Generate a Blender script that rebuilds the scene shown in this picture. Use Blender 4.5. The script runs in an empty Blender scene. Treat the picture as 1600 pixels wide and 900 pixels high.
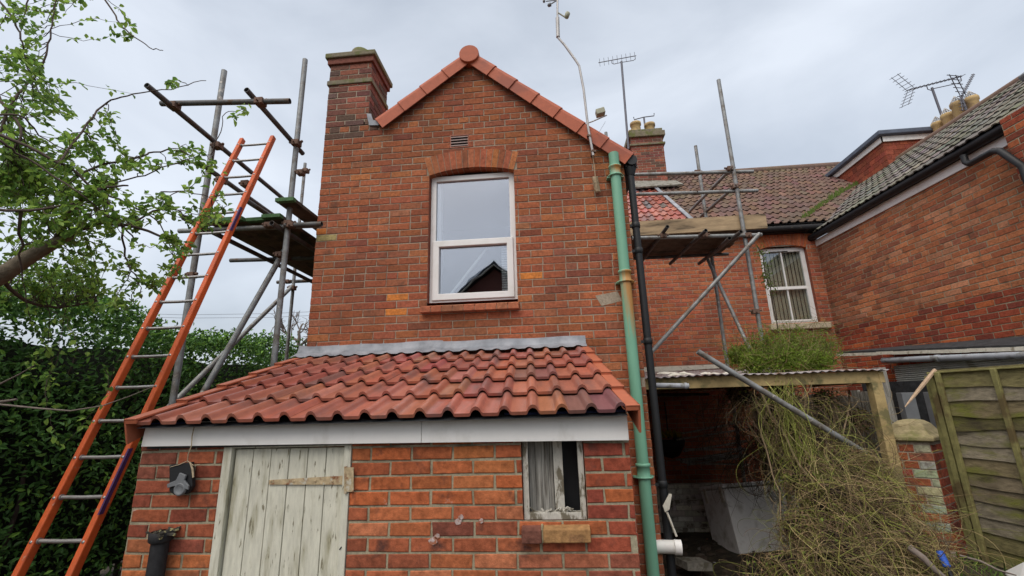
import bpy, math, random
import numpy as np
from math import sin, cos, tan, radians, pi, sqrt, atan2
from mathutils import Vector, Matrix

sc = bpy.context.scene
COL = sc.collection
# ---------------------------------------------------------------- camera
FPX = 700.0
TH, YAW, RHO, CAMH = radians(14.42), radians(4.75), radians(1.65), 1.95
F = np.array([-sin(YAW)*cos(TH), cos(YAW)*cos(TH), sin(TH)])
R0 = np.array([cos(YAW), sin(YAW), 0.0]); U0 = np.cross(R0, F)
RV = R0*cos(RHO)-U0*sin(RHO); UV = U0*cos(RHO)+R0*sin(RHO)
CP = np.array([0.0, 0.0, CAMH])
cd = bpy.data.cameras.new('camera'); cam = bpy.data.objects.new('camera', cd); COL.objects.link(cam)
cd.sensor_width = 36; cd.lens = 36*FPX/1600; cd.clip_start = 0.05; cd.clip_end = 3000
cam.matrix_world = Matrix(((RV[0], UV[0], -F[0], 0), (RV[1], UV[1], -F[1], 0), (RV[2], UV[2], -F[2], CAMH), (0, 0, 0, 1)))
sc.camera = cam
# ---------------------------------------------------------------- world, sun, exposure
SUN_EL, SUN_AZ = radians(52), radians(200)       # azimuth measured clockwise from +Y
w = bpy.data.worlds.new('World'); sc.world = w; w.use_nodes = True
nt = w.node_tree; nt.nodes.clear(); N = nt.nodes.new; L = nt.links.new
out = N('ShaderNodeOutputWorld'); add = N('ShaderNodeAddShader')
bg1 = N('ShaderNodeBackground'); bg1.inputs[1].default_value = 0.05
sky = N('ShaderNodeTexSky'); sky.sky_type = 'NISHITA'; sky.sun_disc = False
sky.air_density = 1.0; sky.dust_density = 6.0; sky.sun_elevation = SUN_EL; sky.sun_rotation = SUN_AZ; L(sky.outputs[0], bg1.inputs[0])
tc = N('ShaderNodeTexCoord'); sep = N('ShaderNodeSeparateXYZ'); L(tc.outputs['Generated'], sep.inputs[0])
mp = N('ShaderNodeMapping'); mp.inputs['Scale'].default_value = (1.0, 1.0, 2.2); L(tc.outputs['Generated'], mp.inputs[0])
mp.inputs['Location'].default_value = (3.1, 0.4, 0.2)
nz = N('ShaderNodeTexNoise'); nz.inputs['Scale'].default_value = 2.3; nz.inputs['Detail'].default_value = 6; nz.inputs['Roughness'].default_value = .5
nz.inputs['Distortion'].default_value = .4
L(mp.outputs[0], nz.inputs[0])
rp = N('ShaderNodeValToRGB'); rp.color_ramp.elements[0].position = .3; rp.color_ramp.elements[1].position = .72
rp.color_ramp.elements[0].color = (.38, .415, .46, 1); rp.color_ramp.elements[1].color = (.62, .655, .70, 1)
L(nz.outputs[0], rp.inputs[0])
mr = N('ShaderNodeMapRange'); mr.interpolation_type = 'SMOOTHSTEP'
mr.inputs[1].default_value = .74; mr.inputs[2].default_value = 1.0; mr.inputs[3].default_value = 1.0; mr.inputs[4].default_value = 2.6
L(sep.outputs[2], mr.inputs[0])
bg2 = N('ShaderNodeBackground'); zmx = N('ShaderNodeMix'); zmx.data_type = 'RGBA'; zf = N('ShaderNodeMapRange'); zf.inputs[1].default_value = .74; zf.inputs[2].default_value = .9; L(sep.outputs[2], zf.inputs[0]); L(zf.outputs[0], zmx.inputs[0])
L(rp.outputs[0], zmx.inputs[6]); zmx.inputs[7].default_value = (.66, .63, .59, 1); L(zmx.outputs[2], bg2.inputs[0]); L(mr.outputs[0], bg2.inputs[1])
L(bg1.outputs[0], add.inputs[0]); L(bg2.outputs[0], add.inputs[1]); L(add.outputs[0], out.inputs[0])
sd = bpy.data.lights.new('sun', 'SUN'); sd.energy = .9; sd.angle = radians(40); sd.color = (1, .96, .90)
sun = bpy.data.objects.new('sun', sd); COL.objects.link(sun)
sv = Vector((sin(SUN_AZ)*cos(SUN_EL), cos(SUN_AZ)*cos(SUN_EL), sin(SUN_EL)))
sun.rotation_euler = sv.to_track_quat('Z', 'Y').to_euler()
vs = sc.view_settings; vs.view_transform = 'Standard'; vs.look = 'None'; vs.exposure = 0.25; vs.gamma = 1; vs.use_curve_mapping = False

# ---------------------------------------------------------------- helpers
def ray(x, y): return F+RV*(x-800)/FPX+UV*(450-y)/FPX
def at(x, y, Y): d = ray(x, y); return CP+d*Y/d[1]
def atX(x, y, X): d = ray(x, y); return CP+d*X/d[0]
def atZ(x, y, Z): d = ray(x, y); return CP+d*(Z-CAMH)/d[2]
def V3(a): return np.array(a, float)
def nrm(a): a = V3(a); return a/np.linalg.norm(a)
UPZ = V3((0, 0, 1))

class MB:
    def __init__(s): s.v = []; s.f = []; s.c = []; s.m = []; s.s = []
    def add(s, vs, fs, col=(1, 1, 1), mi=0, sm=False):
        b = len(s.v); s.v.extend([tuple(p) for p in vs])
        for f in fs:
            s.f.append(tuple(b+i for i in f)); s.c.append(col); s.m.append(mi); s.s.append(sm)
    def quad(s, a, b, c, d, **k): s.add([a, b, c, d], [(0, 1, 2, 3)], **k)
    def obox(s, o, ax, ay, az, **k):          # corner + three edge vectors
        o, ax, ay, az = map(V3, (o, ax, ay, az))
        p = [o, o+ax, o+ax+ay, o+ay, o+az, o+ax+az, o+ax+ay+az, o+ay+az]
        fs = [(0, 3, 2, 1), (4, 5, 6, 7), (0, 1, 5, 4), (1, 2, 6, 5), (2, 3, 7, 6), (3, 0, 4, 7)]
        if np.dot(np.cross(ax, ay), az) < 0: fs = [f[::-1] for f in fs]
        s.add(p, fs, **k)
    def box(s, x0, x1, y0, y1, z0, z1, **k): s.obox((x0, y0, z0), (x1-x0, 0, 0), (0, y1-y0, 0), (0, 0, z1-z0), **k)
    def beam(s, a, b, wd, ht, up=(0, 0, 1), **k):   # rectangular bar a->b centred
        a, b = V3(a), V3(b); d = nrm(b-a); sd_ = nrm(np.cross(d, V3(up))); u = np.cross(sd_, d)
        s.obox(a-sd_*wd/2-u*ht/2, b-a, sd_*wd, u*ht, **k)
    def tube(s, pts, r, n=10, cap=True, sm=True, **k):
        pts = [V3(p) for p in pts]; m = len(pts)
        rs = r if isinstance(r, (list, tuple, np.ndarray)) else [r]*m
        b = []; prev = None
        for i in range(m):
            d = nrm(pts[min(i+1, m-1)]-pts[max(i-1, 0)])
            if prev is None:
                a = V3((0, 0, 1)) if abs(d[2]) < .9 else V3((1, 0, 0)); e = nrm(np.cross(d, a))
            else: e = nrm(prev-d*np.dot(prev, d))
            prev = e; g = np.cross(d, e)
            for j in range(n):
                t = 2*pi*j/n; b.append(pts[i]+(e*cos(t)+g*sin(t))*rs[i])
        fs = []
        for i in range(m-1):
            for j in range(n):
                fs.append((i*n+j, i*n+(j+1) % n, (i+1)*n+(j+1) % n, (i+1)*n+j))
        s.add(b, fs, sm=sm, **k)
        if cap:
            s.add(b[:n], [tuple(range(n-1, -1, -1))], **k); s.add(b[-n:], [tuple(range(n))], **k)
    def pipe(s, a, b, r, th=.004, n=12, **k):       # open-ended tube
        a, b = V3(a), V3(b); d = nrm(b-a)
        s.tube([a, b], r, n, cap=False, **k)
        s.tube([b, a], r-th, n, cap=False, **k)
        for c_ in (a, b):
            e = nrm(np.cross(d, (0, 0, 1) if abs(d[2]) < .9 else (1, 0, 0))); g = np.cross(d, e)
            o = [c_+(e*cos(2*pi*j/n)+g*sin(2*pi*j/n))*r for j in range(n)]; i_ = [c_+(e*cos(2*pi*j/n)+g*sin(2*pi*j/n))*(r-th) for j in range(n)]
            s.add(o+i_, [(j, (j+1) % n, n+(j+1) % n, n+j) for j in range(n)], **k)
    def lathe(s, o, prof, n=18, axis=(0, 0, 1), sm=True, **k):   # prof: (radius, height)
        o = V3(o); d = nrm(axis); e = nrm(np.cross(d, (0, 0, 1) if abs(d[2]) < .9 else (1, 0, 0))); g = np.cross(d, e)
        vs_ = []; fs = []
        for r, h in prof:
            for j in range(n): t = 2*pi*j/n; vs_.append(o+d*h+(e*cos(t)+g*sin(t))*r)
        for i in range(len(prof)-1):
            for j in range(n): fs.append((i*n+j, i*n+(j+1) % n, (i+1)*n+(j+1) % n, (i+1)*n+j))
        s.add(vs_, fs, sm=sm, **k)
    def prism(s, poly, off, **k):             # polygon (3-D points) extruded by off
        p = [V3(q) for q in poly]; o = V3(off); n = len(p)
        fs = [tuple(range(n)), tuple(range(2*n-1, n-1, -1))]+[((i+1) % n, i, n+i, n+(i+1) % n) for i in range(n)]
        nn = np.zeros(3)
        for i in range(n): nn += np.cross(p[i], p[(i+1) % n])
        if np.dot(nn, o) > 0: fs = [f[::-1] for f in fs]
        s.add(p+[q+o for q in p], fs, **k)
    def ring(s, O, U, Nn, u0, u1, v0, v1, w_, d0, d1, wb=None, **k):   # rectangular frame, n-depth d0..d1
        O, U, Nn = V3(O), V3(U), V3(Nn); wb = w_ if wb is None else wb
        P = lambda u, v, d: O+U*u+UPZ*v+Nn*d
        o = [(u0, v0), (u1, v0), (u1, v1), (u0, v1)]; i = [(u0+w_, v0+wb), (u1-w_, v0+wb), (u1-w_, v1-w_), (u0+w_, v1-w_)]
        for a in range(4):
            b = (a+1) % 4
            s.add([P(*o[a], d0), P(*o[b], d0), P(*i[b], d0), P(*i[a], d0), P(*o[a], d1), P(*o[b], d1), P(*i[b], d1), P(*i[a], d1)],
                  [(4, 5, 6, 7), (3, 2, 1, 0), (0, 1, 5, 4), (2, 3, 7, 6)], **k)
    def build(s, name, mats, parent=None, org=None, label=None, bevel=0):
        me = bpy.data.meshes.new(name)
        o = bpy.data.objects.new(name, me)
        base = V3(org) if org is not None else (V3(parent['_org']) if parent is not None and '_org' in parent else V3((0, 0, 0)))
        vv = np.array(s.v, float)-base
        me.from_pydata(vv.tolist(), [], s.f)
        if not isinstance(mats, (list, tuple)): mats = [mats]
        for m in mats: me.materials.append(m)
        me.polygons.foreach_set('material_index', s.m); me.polygons.foreach_set('use_smooth', s.s)
        ca = me.color_attributes.new('tint', 'FLOAT_COLOR', 'CORNER')
        tot = np.array([len(f) for f in s.f]); cc = np.ones((len(s.f), 4)); cc[:, :3] = np.array(s.c)
        ca.data.foreach_set('color', np.repeat(cc, tot, axis=0).ravel())
        me.update()
        COL.objects.link(o)
        if parent is not None: o.parent = parent
        else: o.location = base
        ORG[o.name] = base; o['_org'] = base.tolist()
        if label: o['label'] = label
        if bevel:
            b = o.modifiers.new('bevel', 'BEVEL'); b.width = bevel; b.segments = 2; b.limit_method = 'ANGLE'; b.angle_limit = radians(40)
        return o
ORG = {}
def thing(name, label, cat, loc, group=None):
    o = bpy.data.objects.new(name, None); COL.objects.link(o); o.location = [float(q) for q in loc]; o['_org'] = [float(q) for q in loc]
    o.empty_display_size = .2
    o['label'] = label; o['category'] = cat
    if group: o['group'] = group
    return o
def tag(o, label, cat, group=None, kind=None):
    o['label'] = label; o['category'] = cat
    if group: o['group'] = group
    if kind: o['kind'] = kind
    return o

# ---------------------------------------------------------------- materials
def mat(name, col=None, rough=.8, attr=False, nscale=30, namt=.25, bump=0, bscale=60, bdist=.004, metal=0, spec=.3,
        blotch=None, bl_scale=4, bl_lo=.52, bl_hi=.62, stretch=None, trans=None, blotch2=None, b2=(.55, .65, 9)):
    m = bpy.data.materials.new(name); m.use_nodes = True; t = m.node_tree; t.nodes.clear(); n = t.nodes.new; l = t.links.new
    o = n('ShaderNodeOutputMaterial'); p = n('ShaderNodeBsdfPrincipled')
    p.inputs['Roughness'].default_value = rough; p.inputs['Metallic'].default_value = metal; p.inputs['Specular IOR Level'].default_value = spec
    tcn = n('ShaderNodeTexCoord'); mpn = n('ShaderNodeMapping'); l(tcn.outputs['Object'], mpn.inputs[0])
    if stretch: mpn.inputs['Scale'].default_value = stretch
    if attr:
        a = n('ShaderNodeAttribute'); a.attribute_name = 'tint'; c = a.outputs['Color']
        if col is not None:
            mm = n('ShaderNodeMix'); mm.data_type = 'RGBA'; mm.blend_type = 'MULTIPLY'; mm.inputs[0].default_value = 1
            l(c, mm.inputs[6]); mm.inputs[7].default_value = (*col, 1); c = mm.outputs[2]
    else:
        rgb = n('ShaderNodeRGB'); rgb.outputs[0].default_value = (*col, 1); c = rgb.outputs[0]
    if namt:
        nn = n('ShaderNodeTexNoise'); nn.inputs['Scale'].default_value = nscale; nn.inputs['Detail'].default_value = 6; nn.inputs['Roughness'].default_value = .65
        l(mpn.outputs[0], nn.inputs[0])
        mrn = n('ShaderNodeMapRange'); mrn.inputs[1].default_value = .28; mrn.inputs[2].default_value = .72; mrn.inputs[3].default_value = 1-namt; mrn.inputs[4].default_value = 1+namt
        l(nn.outputs[0], mrn.inputs[0])
        vm = n('ShaderNodeVectorMath'); vm.operation = 'SCALE'; l(c, vm.inputs[0]); l(mrn.outputs[0], vm.inputs[3]); c = vm.outputs[0]
    def bl(c, colb, scl, lo, hi):
        nb = n('ShaderNodeTexNoise'); nb.inputs['Scale'].default_value = scl; nb.inputs['Detail'].default_value = 5; nb.inputs['Roughness'].default_value = .6
        l(mpn.outputs[0], nb.inputs[0])
        r_ = n('ShaderNodeMapRange'); r_.inputs[1].default_value = lo; r_.inputs[2].default_value = hi; l(nb.outputs[0], r_.inputs[0])
        mx = n('ShaderNodeMix'); mx.data_type = 'RGBA'; l(r_.outputs[0], mx.inputs[0]); l(c, mx.inputs[6]); mx.inputs[7].default_value = (*colb, 1)
        return mx.outputs[2]
    if blotch: c = bl(c, blotch, bl_scale, bl_lo, bl_hi)
    if blotch2: c = bl(c, blotch2, b2[2], b2[0], b2[1])
    l(c, p.inputs['Base Color'])
    if bump:
        nb = n('ShaderNodeTexNoise'); nb.inputs['Scale'].default_value = bscale; nb.inputs['Detail'].default_value = 8; nb.inputs['Roughness'].default_value = .7
        l(mpn.outputs[0], nb.inputs[0])
        bp = n('ShaderNodeBump'); bp.inputs['Strength'].default_value = bump; bp.inputs['Distance'].default_value = bdist
        l(nb.outputs[0], bp.inputs['Height']); l(bp.outputs[0], p.inputs['Normal'])
    if trans:
        tr = n('ShaderNodeBsdfTranslucent'); l(c, tr.inputs[0]); ms = n('ShaderNodeMixShader'); ms.inputs[0].default_value = trans
        l(p.outputs[0], ms.inputs[1]); l(tr.outputs[0], ms.inputs[2]); l(ms.outputs[0], o.inputs[0])
    else: l(p.outputs[0], o.inputs[0])
    return m
M = {}
M['brick'] = mat('brick', attr=True, rough=.9, nscale=34, namt=.36, bump=1, bscale=55, bdist=.007, spec=.15,
                 blotch=(.10, .055, .04), bl_scale=5, bl_lo=.58, bl_hi=.80, blotch2=(.12, .06, .038), b2=(.46, .95, 1.3))
M['brick_worn'] = mat('brick_worn', attr=True, rough=.9, nscale=24, namt=.45, bump=1, bscale=40, bdist=.006, spec=.15,
                      blotch=(.10, .045, .035), bl_scale=7, bl_lo=.56, bl_hi=.72, blotch2=(.46, .36, .32), b2=(.70, .76, 6))
M['mortar'] = mat('mortar', (.33, .275, .21), .95, nscale=60, namt=.35, bump=1, bscale=120, bdist=.003, blotch=(.15, .12, .09), bl_scale=3, bl_lo=.5, bl_hi=.75)
M['mortar_pale'] = mat('mortar_pale', (.34, .305, .21), .95, nscale=60, namt=.35, bump=1, bscale=120, bdist=.004, blotch=(.13, .12, .08), bl_scale=5, bl_lo=.5, bl_hi=.7)
M['tile'] = mat('new_roof_tile', attr=True, rough=.32, nscale=14, namt=.2, bump=.35, bscale=150, bdist=.002, spec=.5,
                blotch=(.15, .085, .078), bl_scale=3.0, bl_lo=.52, bl_hi=.74, stretch=(2.2, .5, .5))
M['tile_old'] = mat('old_roof_tile', attr=True, rough=.9, nscale=8, namt=.25, bump=.5, bscale=60, blotch=(.17, .14, .075), bl_scale=.8, bl_lo=.56, bl_hi=.76)
M['tile_grey'] = mat('grey_roof_tile', attr=True, rough=.9, nscale=12, namt=.35, bump=.6, bscale=60, blotch=(.21, .20, .16), bl_scale=9, bl_lo=.58, bl_hi=.72, blotch2=(.13, .125, .07), b2=(.6, .8, 2))
M['terracotta'] = mat('terracotta', (.40, .105, .052), .6, nscale=18, namt=.12, bump=.2, bscale=120, bdist=.002, blotch=(.30, .085, .05), bl_scale=3)
M['terracotta_bright'] = mat('terracotta_bright', (.39, .115, .058), .55, nscale=18, namt=.12, bump=.2, bscale=120, bdist=.002)
M['lead'] = mat('lead', (.22, .235, .26), .6, metal=.2, nscale=6, namt=.3, bump=.5, bscale=14, bdist=.008, blotch=(.36, .37, .40), bl_scale=4, bl_lo=.45, bl_hi=.7)
M['upvc'] = mat('white_upvc', (.74, .74, .73), .4, nscale=3, namt=.05, spec=.4, blotch=(.60, .60, .56), bl_scale=6, bl_lo=.5, bl_hi=.8)
M['fascia'] = mat('white_fascia', (.82, .81, .78), .35, nscale=3, namt=.05, spec=.4, blotch=(.56, .54, .48), bl_scale=3.5, bl_lo=.55, bl_hi=.85, stretch=(1.5, 1, 1))
M['pvc_old'] = mat('aged_white', (.62, .59, .50), .7, nscale=20, namt=.15, blotch=(.30, .26, .19), bl_scale=12, bl_lo=.58, bl_hi=.7, bump=.3)
M['door_paint'] = mat('flaking_door_paint', (.60, .59, .49), .8, nscale=18, namt=.16, bump=.6, bscale=60, bdist=.003, stretch=(3, 3, .5),
                      blotch=(.30, .28, .18), bl_scale=5, bl_lo=.54, bl_hi=.74, blotch2=(.20, .18, .12), b2=(.62, .66, 20))
M['rust'] = mat('rusty_iron', (.46, .36, .22), .85, nscale=30, namt=.4, bump=.6, blotch=(.22, .08, .035), bl_scale=16, bl_lo=.54, bl_hi=.64, blotch2=(.5, .47, .38), b2=(.58, .64, 22))
M['grey_wood'] = mat('weathered_wood', (.30, .29, .26), .9, nscale=10, namt=.5, bump=1, bscale=30, bdist=.004, stretch=(6, 6, .35), blotch=(.09, .08, .065), bl_scale=6, bl_lo=.5, bl_hi=.66)
M['flaky_white'] = mat('flaking_white_wood', (.50, .48, .42), .85, nscale=24, namt=.2, bump=.8, bscale=50, stretch=(2, 2, .8), blotch=(.16, .14, .10), bl_scale=8, bl_lo=.52, bl_hi=.58)
M['timber'] = mat('treated_timber', (.40, .30, .14), .85, nscale=8, namt=.3, bump=.5, bscale=30, stretch=(1, 1, 1), blotch=(.17, .15, .07), bl_scale=5)
M['board'] = mat('scaffold_board', (.38, .28, .17), .9, nscale=10, namt=.35, bump=.6, bscale=40, stretch=(.4, .4, 2), blotch=(.10, .075, .05), bl_scale=2.5)
M['board_dark'] = mat('scaffold_board_dark', (.12, .085, .06), .9, nscale=10, namt=.35, bump=.6, bscale=40, blotch=(.055, .042, .032), bl_scale=4)
M['green_end'] = mat('green_painted_end', (.07, .15, .06), .8, nscale=20, namt=.3)
M['galv'] = mat('galvanised_tube', (.25, .26, .26), .55, metal=.4, nscale=10, namt=.25, blotch=(.15, .13, .11), bl_scale=7, bl_lo=.48, bl_hi=.65, bump=.3, blotch2=(.42, .40, .37), b2=(.63, .67, 14))
M['galv_dark'] = mat('dull_tube', (.11, .11, .11), .6, metal=.3, nscale=12, namt=.3, blotch=(.10, .07, .05), bl_scale=9)
M['coupler'] = mat('rusty_coupler', (.16, .10, .075), .75, metal=.3, nscale=30, namt=.4)
M['orange'] = mat('orange_fibreglass', (.58, .105, .024), .55, nscale=12, namt=.22, spec=.35, blotch=(.36, .065, .02), bl_scale=6, bl_lo=.5, bl_hi=.7, blotch2=(.42, .25, .17), b2=(.66, .70, 24), bump=.3)
M['purple'] = mat('purple_paint', (.07, .03, .11), .6, nscale=12, namt=.3)
M['alu'] = mat('aluminium', (.38, .37, .36), .4, metal=.7, nscale=12, namt=.2)
M['black'] = mat('black_plastic', (.012, .013, .015), .55, nscale=10, namt=.2, spec=.4)
M['iron'] = mat('black_iron', (.02, .02, .022), .7, nscale=30, namt=.4, bump=.6, blotch=(.10, .09, .06), bl_scale=9, bl_lo=.62, bl_hi=.7)
M['grey_plastic'] = mat('grey_plastic', (.16, .17, .18), .4, nscale=10, namt=.15, spec=.5)
M['drain_grey'] = mat('grey_gutter_plastic', (.32, .34, .37), .5, nscale=8, namt=.15, blotch=(.15, .15, .13), bl_scale=6)
M['antenna'] = mat('antenna_metal', (.13, .13, .15), .5, metal=.5, nscale=10, namt=.1)
M['pole_grey'] = mat('pale_pole', (.42, .41, .40), .5, metal=.3, nscale=10, namt=.2)
M['lichen_plastic'] = mat('lichened_plastic', (.36, .36, .27), .7, nscale=20, namt=.2, blotch=(.20, .24, .06), bl_scale=9)
M['stone'] = mat('mossy_stone', (.19, .165, .115), .95, nscale=20, namt=.3, bump=.8, bscale=50, blotch=(.13, .14, .05), bl_scale=6, bl_lo=.48, bl_hi=.62)
M['cement'] = mat('cement', (.24, .23, .20), .95, nscale=20, namt=.3, bump=.8, bscale=60, blotch=(.13, .12, .09), bl_scale=8)
M['pot'] = mat('buff_chimney_pot', (.50, .36, .17), .8, nscale=10, namt=.15, blotch=(.34, .24, .13), bl_scale=4)
M['sill'] = mat('pale_sill', (.48, .42, .31), .9, nscale=20, namt=.2, bump=.4, blotch=(.25, .22, .14), bl_scale=9)
M['curtain'] = mat('vertical_blind', (.50, .46, .38), .9, nscale=5, namt=.1)
M['blind'] = mat('white_blind', (.62, .62, .60), .7, nscale=5, namt=.05)
M['dark_room'] = mat('room_plaster', (.10, .10, .105), .9, nscale=4, namt=.1)
M['rope'] = mat('pale_cord', (.45, .36, .24), .9, nscale=40, namt=.3)
M['membrane'] = mat('blue_membrane', (.02, .03, .10), .6, nscale=10, namt=.2)
M['felt'] = mat('black_roof_felt', (.03, .032, .035), .7, nscale=14, namt=.5, bump=.8, bscale=20, bdist=.01)
M['fence'] = mat('mossy_fence', attr=True, rough=.9, nscale=14, namt=.45, bump=1, bscale=40, bdist=.006, stretch=(1, 1, 3), blotch=(.16, .165, .035), bl_scale=3.2, bl_lo=.50, bl_hi=.70, blotch2=(.055, .045, .025), b2=(.58, .72, 3.5))
M['fence_post'] = mat('green_batten', (.21, .195, .075), .9, nscale=14, namt=.35, bump=.8, bscale=40, blotch=(.12, .09, .04), bl_scale=4)
M['ply'] = mat('corrugated_plastic', (.40, .41, .38), .6, nscale=6, namt=.15, blotch=(.22, .22, .17), bl_scale=3)
M['rusty_sheet'] = mat('corrugated_sheet', (.30, .265, .265), .7, nscale=20, namt=.25, blotch=(.17, .09, .06), bl_scale=6)
M['whitegoods'] = mat('grubby_white_enamel', (.88, .88, .86), .5, nscale=6, namt=.1, blotch=(.40, .38, .33), bl_scale=6, bl_lo=.5, bl_hi=.75)
M['white_brick'] = mat('whitewashed_brick', attr=True, rough=.9, nscale=20, namt=.25, bump=.8, blotch=(.16, .14, .11), bl_scale=6)
M['soil'] = mat('dark_soil', (.05, .040, .028), .95, nscale=6, namt=.5, bump=1, bscale=20, bdist=.03, blotch=(.10, .085, .05), bl_scale=9, bl_lo=.55, bl_hi=.7)
M['bark'] = mat('tree_bark', (.17, .14, .10), .95, nscale=14, namt=.4, bump=1, bscale=30, bdist=.01, blotch=(.20, .18, .12), bl_scale=6)
M['twig'] = mat('twig_bark', (.075, .055, .045), .9, nscale=20, namt=.3)
M['twig_pale'] = mat('pale_twig', (.17, .14, .12), .9, nscale=20, namt=.3)
M['leaf'] = mat('spring_leaf', attr=True, rough=.55, nscale=20, namt=.2, trans=.5)
M['hedge_leaf'] = mat('hedge_leaf', attr=True, rough=.5, nscale=20, namt=.2, trans=.2)
M['stem'] = mat('dry_stem', attr=True, rough=.9, nscale=20, namt=.3)
M['litter'] = mat('creeper_inner_shade', (.018, .014, .009), .95, nscale=20, namt=.5, bump=1, bscale=30, bdist=.02)  # near-black colour painted as the shade deep inside the creeper
M['blue'] = mat('blue_plastic', (.03, .10, .45), .5, nscale=10, namt=.1)
M['grass'] = mat('grass_blade', (.07, .12, .02), .8, nscale=20, namt=.3)
M['moss'] = mat('moss', (.10, .15, .03), .95, nscale=40, namt=.4, bump=1)
def green_pipe_mat():
    m = mat('green_paint', (.165, .375, .255), .5, nscale=5, namt=.12, spec=.4, stretch=(1, 1, .3)); t = m.node_tree; n = t.nodes.new; l = t.links.new
    p = [q for q in t.nodes if q.type == 'BSDF_PRINCIPLED'][0]; src = p.inputs['Base Color'].links[0].from_socket
    tc_ = n('ShaderNodeTexCoord'); sp = n('ShaderNodeSeparateXYZ'); l(tc_.outputs['Object'], sp.inputs[0])
    mp_ = n('ShaderNodeMapping'); mp_.inputs['Scale'].default_value = (14, 14, 1.3); l(tc_.outputs['Object'], mp_.inputs[0])
    nn = n('ShaderNodeTexNoise'); nn.inputs['Scale'].default_value = 2; nn.inputs['Detail'].default_value = 6; l(mp_.outputs[0], nn.inputs[0])
    # rust runs below each collar
    def band(z0, z1):
        a = n('ShaderNodeMapRange'); a.interpolation_type = 'SMOOTHSTEP'; a.inputs[1].default_value = z0; a.inputs[2].default_value = z1; l(sp.outputs[2], a.inputs[0])
        b = n('ShaderNodeMath'); b.operation = 'LESS_THAN'; b.inputs[1].default_value = z1; l(sp.outputs[2], b.inputs[0])
        c = n('ShaderNodeMath'); c.operation = 'MULTIPLY'; l(a.outputs[0], c.inputs[0]); l(b.outputs[0], c.inputs[1]); return c.outputs[0]
    s1 = band(2.2, 3.15); s2 = band(4.1, 4.26); mx_ = n('ShaderNodeMath'); mx_.operation = 'MAXIMUM'; l(s1, mx_.inputs[0]); l(s2, mx_.inputs[1])
    sx = n('ShaderNodeMapRange'); sx.inputs[1].default_value = -.05; sx.inputs[2].default_value = .04; sx.inputs[3].default_value = .25; l(sp.outputs[0], sx.inputs[0])
    a2 = n('ShaderNodeMath'); a2.operation = 'MULTIPLY'; l(mx_.outputs[0], a2.inputs[0]); l(sx.outputs[0], a2.inputs[1])
    ad = n('ShaderNodeMath'); ad.operation = 'ADD'; l(nn.outputs[0], ad.inputs[0]); l(a2.outputs[0], ad.inputs[1])
    r_ = n('ShaderNodeMapRange'); r_.inputs[1].default_value = .68; r_.inputs[2].default_value = 1.12; l(ad.outputs[0], r_.inputs[0])
    mx = n('ShaderNodeMix'); mx.data_type = 'RGBA'; l(r_.outputs[0], mx.inputs[0]); l(src, mx.inputs[6]); mx.inputs[7].default_value = (.42, .21, .06, 1)
    l(mx.outputs[2], p.inputs['Base Color']); return m
M['green_pipe'] = green_pipe_mat()
def glass(name, fac, tint=(.5, .55, .6)):
    m = bpy.data.materials.new(name); m.use_nodes = True; t = m.node_tree; t.nodes.clear(); n = t.nodes.new; l = t.links.new
    o = n('ShaderNodeOutputMaterial'); a = n('ShaderNodeBsdfTransparent'); a.inputs[0].default_value = (*tint, 1)
    g = n('ShaderNodeBsdfGlossy'); g.inputs['Roughness'].default_value = .01; g.inputs[0].default_value = (.85, .9, 1, 1)
    nz_ = n('ShaderNodeTexNoise'); nz_.inputs['Scale'].default_value = 1.2; b = n('ShaderNodeBump'); b.inputs['Strength'].default_value = .02; b.inputs['Distance'].default_value = .1
    l(nz_.outputs[0], b.inputs['Height']); l(b.outputs[0], g.inputs['Normal'])
    x = n('ShaderNodeMixShader'); x.inputs[0].default_value = fac; l(a.outputs[0], x.inputs[1]); l(g.outputs[0], x.inputs[2]); l(x.outputs[0], o.inputs[0]); return m
M['glass'] = glass('window_glass', .25, (.8, .84, .86)); M['glass_clear'] = glass('window_glass_clear', .10, (.85, .88, .86))

# ---------------------------------------------------------------- brickwork
def pal_pick(cols, ws):
    ws = np.array(ws, float); ws /= ws.sum()
    def f(u, v, rng):
        c = cols[rng.choices(range(len(cols)), ws)[0]]; k = rng.uniform(.88, 1.13)
        return (c[0]*k, c[1]*k*rng.uniform(.92, 1.1), c[2]*k*rng.uniform(.92, 1.1))
    return f
FAC = pal_pick([(.33, .106, .052), (.29, .092, .046), (.375, .128, .058), (.225, .078, .046), (.38, .135, .060), (.30, .115, .064)], [7, 6, 3, 1.3, .7, 1.2])
ORG_ = pal_pick([(.42, .122, .046), (.385, .11, .044), (.35, .098, .044), (.44, .14, .055), (.26, .078, .045)], [5, 4, 2, 1.5, .4])
DRK = pal_pick([(.30, .075, .040), (.24, .062, .038), (.36, .10, .045), (.17, .055, .038)], [5, 4, 2, 1])
BCK = pal_pick([(.42, .13, .065), (.37, .11, .06), (.45, .15, .075), (.32, .10, .06)], [5, 4, 3, 1.2])
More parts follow.
